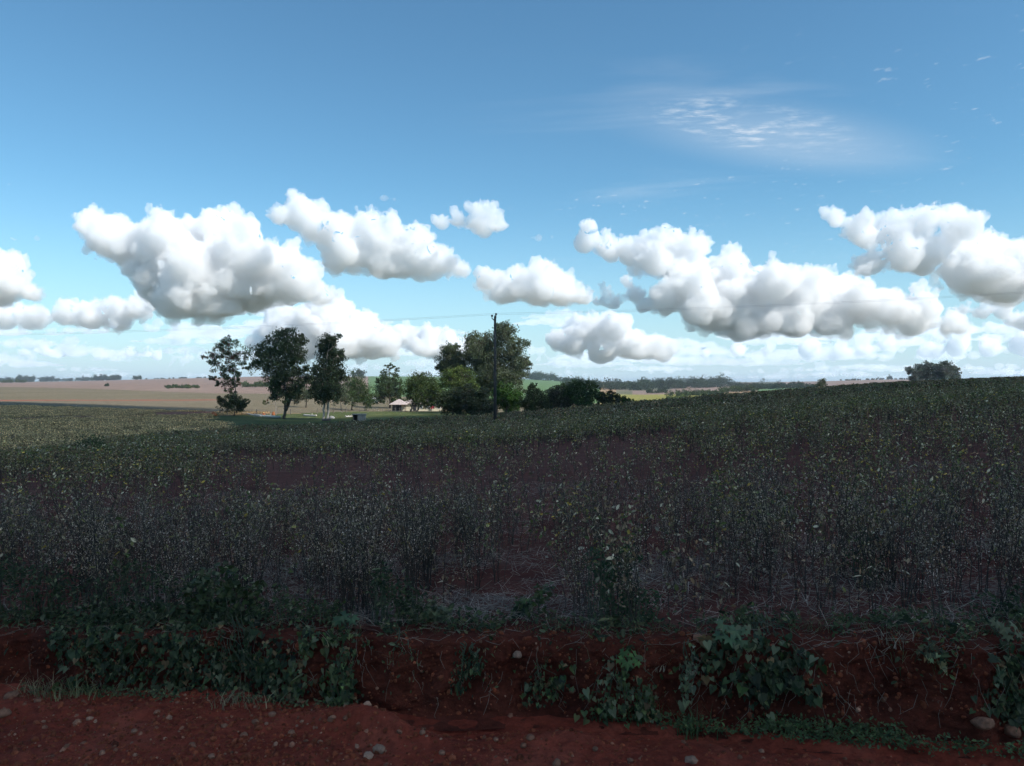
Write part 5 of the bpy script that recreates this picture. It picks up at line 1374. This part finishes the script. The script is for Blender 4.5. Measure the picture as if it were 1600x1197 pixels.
def brow_bush(label, blobs, n, size, tint, seed, d=None, tv=OVAL_V, tf=OVAL_F, name='weed_clump', pale=.12, group=None):
    """leafy weeds standing on the field edge; blobs (x, y, rx, ry) in the photograph"""
    n = int(n * 1.7); size = size * .78
    r = np.random.default_rng(seed); b = np.array(blobs, float)
    cx = b[:, 0].mean(); u = (cx - 800) / 1208.0
    D = d or 6.0
    for _ in range(4):
        D = float(bank_brow(np.array([u * D]))[0]) + .18 if d is None else d
    w = b[:, 2] * b[:, 3]; pick = r.choice(len(b), n, p=w / w.sum()); v = unit(n, r); q = r.random(n) ** .45
    k = D / 1208.0
    dd = D + v[:, 1] * q * b[pick, 2] * k * .8
    X = b[pick, 0] + v[:, 0] * q * b[pick, 2]; Yr = b[pick, 1] + v[:, 2] * q * b[pick, 3]
    P = np.stack([(X - 800) / 1208 * dd, dd, CAM_Z + (598.5 - Yr) / 1208 * dd], 1)
    g = height(P[:, 0], np.maximum(P[:, 1], bank_brow(P[:, 0])))
    P[:, 2] = np.maximum(P[:, 2], g * (P[:, 1] > bank_brow(P[:, 0])) + .03)
    gate = noise3(P * np.array([5.5, 4, 6.5]) + seed * .71) + r.normal(size=n) * .1 > -.14
    P = P[gate]; n = len(P)
    o0 = np.array([u * D, D, h1(u * D, D)])
    root = empty(name, o0); tag(root, label, 'weeds', group)
    t = np.array(tint) * np.exp(r.normal(size=(n, 1)) * .3) * np.exp(r.normal(size=(n, 3)) * .06)
    p2 = r.random(n) < pale; t[p2] = np.array(V_PALE) * np.exp(r.normal(size=(p2.sum(), 1)) * .2)
    lo = mesh_ob('leaves', leaf_mesh('leaves', P - o0, frame_rot(np.array([0, -.3, .8]) + r.normal(size=(n, 3)) * .55, r), size * r.uniform(.5, 1.3, n), t, tv, tf), root); tag(lo, kind='stuff')
    m = MB()
    for j in range(max(5, n // 22)):
        p = P[r.integers(0, n)]; bx = np.array([p[0] + r.normal() * .04, p[1] + r.normal() * .03, 0]); bx[1] = max(bx[1], float(bank_brow(np.array([bx[0]]))[0]) + .02); bx[2] = h1(bx[0], bx[1]) - .03
        m.tube([bx - o0, (bx + p) / 2 - o0 + r.normal(size=3) * .02, p - o0], [.005, .004, .002], 4, False)
    tag(m.build('stems', M_VSTEM, root), kind='stuff'); return root
brow_bush('heart leaved vine climbing from the left bank into the weeds', [(150,965,60,22),(230,960,70,24),(310,960,70,22),(385,968,50,18)], 900, .050, V_DARK, 719, None, HEART_V, HEART_F, name='climbing_vine')
brow_bush('low weeds on the brow at the far left corner', [(40,960,55,16),(90,962,40,16)], 260, .045, V_DARK, 720, None)
brow_bush('dark green weed thicket at the far left above the bank', [(30,925,50,40),(90,915,50,45),(20,890,40,25)], 700, .055, V_DARK, 721, 6.7)
brow_bush('green weeds above the dense left vine', [(170,930,50,40),(240,925,50,45),(210,895,45,25)], 650, .052, V_DARK, 722, 6.5)
brow_bush('broad leaved weeds with pale leaves above the left vine', [(320,925,45,38),(385,930,38,32),(350,900,30,20)], 480, .060, V_MID, 723, 6.4, HEART_V, HEART_F, pale=.25)
brow_bush('low green weeds left of the middle gap above the bank', [(470,945,40,24),(520,950,40,22),(440,930,25,20)], 360, .050, V_MID, 724, 6.3)
brow_bush('dense dark weed bush left of the straw gap', [(610,930,42,42),(650,945,40,30),(590,900,28,30)], 560, .050, V_DARK, 725, 6.15)
brow_bush('pale leaved weeds at the brow left of the straw gap', [(680,960,26,18),(650,965,20,14)], 150, .058, V_PALE, 726, None, HEART_V, HEART_F)
brow_bush('small green weeds inside the straw gap', [(830,945,28,20),(850,925,20,16),(810,960,14,10)], 170, .050, V_MID, 727, 6.3, HEART_V, HEART_F)
brow_bush('tall dark green bush right of the straw gap', [(960,920,46,50),(1000,940,36,34),(940,880,30,34),(980,870,24,26),(1010,965,20,14)], 900, .045, (0.034, 0.058, 0.022), 728, 6.1)
brow_bush('low weeds above the large leaved right vine', [(1110,975,30,14),(1170,968,34,14),(1230,965,26,12)], 260, .046, V_MID, 729, 5.95)
brow_bush('grassy weeds on the brow right of the large vine', [(1330,975,46,16),(1400,965,50,20),(1470,960,40,20)], 420, .044, V_MID, 730, 5.9, pale=.18)
brow_bush('weeds at the far right edge above the bank', [(1540,950,36,28),(1590,955,30,34),(1600,920,24,24)], 420, .050, V_DARK, 731, 5.9)
brow_bush('dark leafy weed among the right stalks', [(1350,870,34,50),(1370,910,30,30)], 420, .040, V_DARK, 732, 7.2)
brow_bush('green weed bush standing in the field far left', [(140,690,26,12),(150,700,30,10)], 420, .16, V_MID, 733, 34.0)

def big_leaf_plant(name, label, base_px, base_row, leaves_px, size, tint, seed, on_bank=True):
    """few large lobed leaves, each its own part"""
    r = np.random.default_rng(seed)
    base = bank_at([base_px], [base_row])[0] if on_bank else np.array(px(base_px, base_row, 6.0))
    root = empty(name, base); tag(root, label, 'plant')
    m = MB()
    for (x, y, s) in leaves_px:
        d = base[1] - r.uniform(.06, .20); p = np.array(px(x, y, d)) - base
        nn = np.array([[r.normal() * .3, -.7 + r.normal() * .2, .75]]); rot = frame_rot(nn, r, np.array([[p[0] * 2 + r.normal() * .2, -.3, -.5]]))
        me = leaf_mesh('leaf', p[None], rot, [s * d / 1208.0], np.array([tint]) * math.exp(r.normal() * .18), LOBE_V, LOBE_F); mesh_ob('leaf', me, root)
        m.tube([(0, 0.02, -.01), p * .5 + np.array([0, -.02, .02]), p], [.004, .003, .002], 4, False)
    m.build('stalks', M_VSTEM, root)
big_leaf_plant('castor_seedling', 'bright green lobed leaf seedling on the bank right of centre', 985, 1050, [(975,1018,26),(990,1022,30),(980,1034,32),(968,1030,22),(996,1034,22)], None, V_BRIGHT, 741)
big_leaf_plant('castor_plant', 'pale lobed leaf plant on the brow above the large vine', 1145, 1000, [(1130,975,34),(1150,985,38),(1140,996,34),(1160,1000,30),(1125,992,28),(1165,985,24)], None, (0.095, 0.13, 0.065), 742)
big_leaf_plant('castor_plant', 'large pale leaves on the brow at far right', 1580, 1003, [(1556,972,26),(1570,980,30),(1585,976,28),(1575,992,26),(1592,990,22)], None, V_PALE, 743)
big_leaf_plant('castor_plant', 'pale broad leaves at the brow left of centre', 545, 985, [(535,962,30),(550,966,28),(528,968,24)], None, (0.08, 0.12, 0.06), 744)

def tuft(label, x_px, row, n, h, tint, seed, on='road', spread=.06, name='grass_tuft', lean=0.5):
    r = np.random.default_rng(seed)
    base = road_at(x_px, row) if on == 'road' else bank_at([x_px], [row])[0]
    V, Fc, T = [], [], []
    for k in range(n):
        a = r.uniform(0, 6.28); b = np.array([r.normal() * spread, r.normal() * spread * .5, -.01]); L = h * r.uniform(.5, 1.2); w = .0035 * r.uniform(.7, 1.4)
        dirv = np.array([math.cos(a), math.sin(a), 0]); side = np.array([-math.sin(a), math.cos(a), 0]) * w; ln = lean * r.uniform(.3, 1.3); i0 = len(V)
        for s in (0, .35, .7, 1.0):
            c = b + dirv * L * ln * s ** 1.8 + np.array([0, 0, L * s * (1 - .25 * s * ln)])
            V += [c - side * (1 - .9 * s), c + side * (1 - .9 * s)]
        Fc += [(i0 + 2 * q, i0 + 2 * q + 1, i0 + 2 * q + 3, i0 + 2 * q + 2) for q in range(3)]
        T += [np.array(tint) * math.exp(r.normal() * .25)] * 8
    me = np_mesh(name, np.array(V), np.array(Fc), M_LEAF); add_color(me, np.array(T))
    o = mesh_ob(name, me, loc=base); tag(o, label, 'grass'); return o
GRN = (0.075, 0.105, 0.045); STRAW = (0.26, 0.19, 0.115)
tuft('green grass tuft at the bank foot right of centre', 1005, 1128, 70, .22, GRN, 751)
tuft('second green grass tuft close to the large right vine', 1085, 1140, 60, .24, GRN, 752)
tuft('green grass tuft below the tangled creeper', 950, 1122, 50, .18, GRN, 753)
tuft('dry straw coloured tuft at the far left road edge', 75, 1082, 90, .16, STRAW, 754, lean=.9, spread=.14)
tuft('dry mixed tuft left of the dense vine foot', 120, 1092, 80, .15, (0.16, 0.15, 0.07), 755, lean=.9, spread=.12)
tuft('dry grass wisp at the bank foot under the left vine', 370, 1110, 60, .11, STRAW, 756, lean=1.0, spread=.10)
tuft('dry root tuft hanging on the cracked clod', 525, 1005, 60, .10, STRAW, 757, 'bank', lean=1.0)
tuft('dry twig spray on the bank right of centre', 1025, 1045, 26, .16, (0.28, 0.22, 0.17), 758, 'bank', lean=1.1)
tuft('dry twig spray high on the right bank', 1400, 1010, 30, .16, (0.25, 0.20, 0.16), 759, 'bank', lean=1.1)

# ragged green fringe hanging over the brow, and dry grass with it
def brow_fringe():
    r = np.random.default_rng(745); n = 9500
    X = r.uniform(-350, 1950, n); dens = noise3(np.stack([X / 46.0, np.zeros(n), np.full(n, 2.2)], 1)) + np.where(X < 480, .25, 0) + r.normal(size=n) * .12
    X = X[dens > -.02]; n = len(X); u = (X - 800) / 1208.0
    Y = np.full(n, 5.9)
    for _ in range(4): Y = bank_brow(u * Y)
    back = r.normal(size=n) * .13 + .04; y = Y + back; x = u * y
    over = back < 0
    z = height(x, np.maximum(y, bank_brow(x))) + r.random(n) ** 1.6 * .13 - np.where(over, -back * r.uniform(.3, 1.6, n), 0)
    P = np.stack([x, y, z], 1)
    tn = np.array([V_DARK, V_MID, (0.10, 0.09, 0.04), V_PALE])[r.choice(4, n, p=[.5, .3, .14, .06])] * np.exp(r.normal(size=(n, 1)) * .35)
    me = leaf_mesh('brow_weeds', P, frame_rot(np.array([0, -.5, .8]) + r.normal(size=(n, 3)) * .6, r), .032 * np.exp(r.normal(size=n) * .4), tn, OVAL_V, OVAL_F)
    tag(mesh_ob('brow_weeds', me), 'ragged low weeds fringing the brow of the bank', 'weeds', kind='stuff')
    n = 3500; X = r.uniform(-350, 1950, n); u = (X - 800) / 1208.0; Y = np.full(n, 5.9)
    for _ in range(4): Y = bank_brow(u * Y)
    keep = noise3(np.stack([X / 30.0, np.zeros(n), np.full(n, 8.8)], 1)) > -.05; u, Y = u[keep], Y[keep]; n = len(u)
    y = Y + r.normal(size=n) * .09; x = u * y; b = np.stack([x, y, height(x, np.maximum(y, bank_brow(x))) - .02 - np.maximum(bank_brow(x) - y, 0) * .8], 1)
    L = r.uniform(.07, .24, n); a = r.uniform(0, 6.28, n); dv = np.stack([np.cos(a), np.sin(a) - .6, np.zeros(n)], 1); sd = np.stack([-np.sin(a), np.cos(a), np.zeros(n)], 1) * .0028
    V = np.stack([c for s in (0, .4, .75, 1.0) for c in ((b + dv * (L * .7 * s ** 1.7)[:, None] + np.array([0, 0, 1.0]) * (L * s * (1 - .45 * s))[:, None] - sd * (1 - .9 * s)), (b + dv * (L * .7 * s ** 1.7)[:, None] + np.array([0, 0, 1.0]) * (L * s * (1 - .45 * s))[:, None] + sd * (1 - .9 * s)))], 1)
    Fq = np.array([[0, 1, 3, 2], [2, 3, 5, 4], [4, 5, 7, 6]]); me = np_mesh('brow_grass', V.reshape(-1, 3), (Fq[None] + (np.arange(n) * 8)[:, None, None]).reshape(-1, 4), M_LEAF)
    add_color(me, np.repeat(np.array([(0.085, 0.095, 0.04), (0.17, 0.13, 0.075), (0.055, 0.07, 0.03)])[r.integers(0, 3, n)] * np.exp(r.normal(size=(n, 1)) * .3), 8, 0))
    tag(mesh_ob('brow_grass', me), 'thin grass blades along the brow of the bank', 'grass', kind='stuff')
brow_fringe()

# creeping green cover along the foot of the bank
def cover(name, label, spans, n, size, tint, seed, hmax=.08):
    r = np.random.default_rng(seed); s = np.array(spans, float); w = (s[:, 1] - s[:, 0]) * s[:, 3]; pk = r.choice(len(s), n, p=w / w.sum())
    X = r.uniform(s[pk, 0], s[pk, 1]); rows = s[pk, 2] + (s[pk, 4] - s[pk, 2]) * (X - s[pk, 0]) / (s[pk, 1] - s[pk, 0]) + r.normal(size=n) * s[pk, 3] * .45
    d = CAM_Z * 1208 / (rows - 598.5); x = (X - 800) / 1208 * d
    clus = noise3(np.stack([x * 3, d * 3, np.zeros(n)], 1)) > -.12; x, d = x[clus], d[clus]; n = len(x)
    P = np.stack([x, d, np.maximum(road_relief(x[None], d[None])[0], 0) + r.random(n) ** 1.5 * hmax + .005], 1)
    t = np.array(tint) * np.exp(r.normal(size=(n, 1)) * .3) * np.exp(r.normal(size=(n, 3)) * .07)
    me = leaf_mesh(name, P, frame_rot(np.array([0, -.4, .9]) + r.normal(size=(n, 3)) * .5, r), size * r.uniform(.5, 1.3, n), t, OVAL_V, OVAL_F)
    tag(mesh_ob(name, me), label, 'ground cover', kind='stuff')
cover('creeping_weeds', 'creeping green weeds along the foot of the right bank', [(1060, 1240, 1138, 9, 1150), (1230, 1620, 1150, 13, 1176), (880, 1080, 1122, 6, 1136), (1180, 1420, 1135, 10, 1150)], 3600, .030, (0.075, 0.098, 0.040), 761)
cover('left_verge_weeds', 'thin weeds and dry grass along the foot of the left bank', [(30, 260, 1080, 8, 1092), (240, 480, 1096, 6, 1104), (490, 570, 1108, 5, 1112)], 1100, .026, (0.095, 0.10, 0.045), 762, .05)

# dry roots and straw on the bank and its brow
r = np.random.default_rng(771); m = MB()
NRT = 420
RX = r.uniform(0, 1600, NRT); RB = r.random(NRT) < .55
RP = bank_at(RX, np.where(RB, r.uniform(965, 1000, NRT), r.uniform(985, 1090, NRT)) + (RX - 600) * .018)
for k in range(NRT):
    brow = RB[k]; p = RP[k] + np.array([0, -.015, .01]); L = r.uniform(.05, .26); a = r.uniform(-.5, .5) if brow else r.uniform(-2.4, -.7)
    dx = np.array([math.cos(a) * (1 if r.random() < .5 else -1), -.15, math.sin(a)]); w_ = r.normal(size=(4, 3)) * .018; w_[0] = 0
    pts = [p + dx * L * s + np.array([0, -.02 * math.sin(s * 3), -.06 * L * s * s * (3 if not brow else 1)]) + w_[q] for q, s in enumerate((0, .33, .66, 1))]
    m.tube(pts, [.0022, .002, .0016, .0008], 3, False)
M_ROOT = flat_mat('dry_root', (0.21, 0.15, 0.115), 0.9, 0, 0.4, 20, bump_s=0)
o = m.build('dry_roots', M_ROOT); tag(o, 'dry roots and straw hanging over the bank', 'roots', kind='stuff')

# ------------------------------------------------------------------ stones
def tint_stone(name):
    m_, nt, b = mat(name)
    at = nt.nodes.new('ShaderNodeAttribute'); at.attribute_name = 'tint'
    c = mixc(nt, at.outputs['Color'], ramp(nt, noise_fac(nt, 40, 5, .7), [(.3, (.65, .62, .6)), (.7, (1.3, 1.25, 1.2))]), 1.0, 'MULTIPLY')
    nt.links.new(c, b.inputs['Base Color']); b.inputs['Roughness'].default_value = .92; b.inputs['Specular IOR Level'].default_value = .2
    bump(nt, b, noise_fac(nt, 60, 5, .7), .5, .01)
    return m_
M_ROCK = tint_stone('dusty_stone')
def stone(label, p, s, tint, seed, group=None, name='stone'):
    r = np.random.default_rng(seed); v, f = ico(3)
    v = v * (1 + fbm3(v * 1.1 + seed * 1.7, 3)[:, None] * .42) * np.array([1, r.uniform(.7, 1), r.uniform(.55, .8)]) * s
    a = r.uniform(0, 6.28); c, q = math.cos(a), math.sin(a); v = v @ np.array([[c, -q, 0], [q, c, 0], [0, 0, 1]]).T
    me = np_mesh(name, v, f, M_ROCK, True); add_color(me, np.tile(np.array(tint) * math.exp(r.normal() * .15), (len(v), 1)))
    o = mesh_ob(name, me, loc=np.array(p) + np.array([0, 0, s * .25])); tag(o, label, 'stone', group); return o
TS = (0.24, 0.115, 0.075); TP = (0.28, 0.17, 0.125)
for i, (x, y, rp, lab) in enumerate([(548,1108,9,'round stone at the foot of the hanging vine curtain'),(470,1098,8,'rounded stone at the bank foot right of the left vine'),(562,1100,7,'smaller stone leaning beside the vine curtain foot'),
    (592,1174,10,'largest pale stone on the road left of centre'),(575,1184,8,'pale stone just left of the largest road stone'),(870,1192,9,'stone cut by the lower edge of the picture, centre'),(1080,1188,11,'pale lump of rock on the road right of centre'),
    (828,1162,7,'pinkish angular stone in the middle of the road'),(18,1092,11,'large reddish stone at the far left road edge'),(6,1120,9,'reddish stone at the left border of the road')]):
    p = road_at(x, y); stone(lab, p, rp * p[1] / 1208.0, TP if i in (3, 4, 6) else TS, 800 + i)
for i, (x, y, rp, lab) in enumerate([(808,1021,9,'pale rounded stone stuck high in the bank at centre'),(1091,997,10,'brown round stone under the brow left of the large vine'),(1222,1018,6,'small brown stone between leaves of the large vine'),(1528,1128,15,'flat brown slab at the right bank foot'),(1580,1142,13,'second flat slab at the far right bank foot')]):
    p = bank_at([x], [y])[0] + np.array([0, -.02, -.01]); stone(lab, p, rp * p[1] / 1208.0, TP if i == 0 else TS, 830 + i)
for i, (x, y, rp) in enumerate([(775,1164,5),(818,1171,5),(735,1149,4),(130,1160,5),(121,1131,6),(425,1126,6),(400,1134,7),(381,1150,6),(350,1139,5),(1310,1180,5),(60,1102,6),(210,1150,5),(300,1165,5),(455,1145,6),(500,1160,5),(660,1160,5),(690,1180,6),(930,1175,5),(985,1188,5),(1190,1172,5),(245,1120,5),(160,1180,6),(330,1185,6),(520,1140,5)]):
    p = road_at(x, y); stone('small loose stone lying on the red road', p, rp * p[1] / 1208.0, TS, 850 + i, 'small loose road stones')
# gravel and clods
r = np.random.default_rng(781); n = 6500
v0, f0 = ico(1)
X = np.where(r.random(n) < .55, r.normal(size=n) * 260 + 330, r.uniform(-60, 1660, n)); rows = r.uniform(1085, 1225, n) ** 1.0
d = CAM_Z * 1208 / (rows - 598.5); x = (X - 800) / 1208 * d
ok = d < bank_foot(x) - .02; x, d = x[ok], d[ok]
nb = 2200; bp = bank_at(r.uniform(-20, 1620, nb), r.uniform(975, 1120, nb)); bp[:, 1] -= .005
P = np.concatenate([np.stack([x, d, road_relief(x[None], d[None])[0]], 1), bp]); n = len(P)
s = np.exp(r.normal(size=n) * .55) * .0085; s = np.clip(s, .003, .03)
rot = rand_rot(n, r); sh = r.uniform(.6, 1.1, (n, 1, 3)); jig = 1 + r.normal(size=(n, len(v0), 1)) * .13
v = np.einsum('nij,nkj->nki', rot, v0[None] * sh * jig) * s[:, None, None] + P[:, None, :]
me = np_mesh('gravel', v.reshape(-1, 3), (f0[None] + (np.arange(n) * len(v0))[:, None, None]).reshape(-1, 3), M_ROCK)
base = np.array([(0.20, 0.050, 0.024), (0.23, 0.10, 0.065), (0.30, 0.16, 0.11), (0.22, 0.060, 0.030), (0.18, 0.042, 0.020)])[r.choice(5, n, p=[.34, .08, .03, .28, .27])] * np.exp(r.normal(size=(n, 1)) * .2)
add_color(me, np.repeat(base, len(v0), 0))
tag(mesh_ob('gravel', me), 'small gravel and red clods strewn on the road', 'gravel', kind='stuff')
# ------------------------------------------------------------------ air
m = MB(); m.box((0, 0, 24), (29600, 29600, 82))
M_AIR = volume_material('hazy_air', 0.00008, g=0.2, color=(0.72, 0.86, 1.0))
o = m.build('haze', M_AIR); tag(o, kind='stuff')
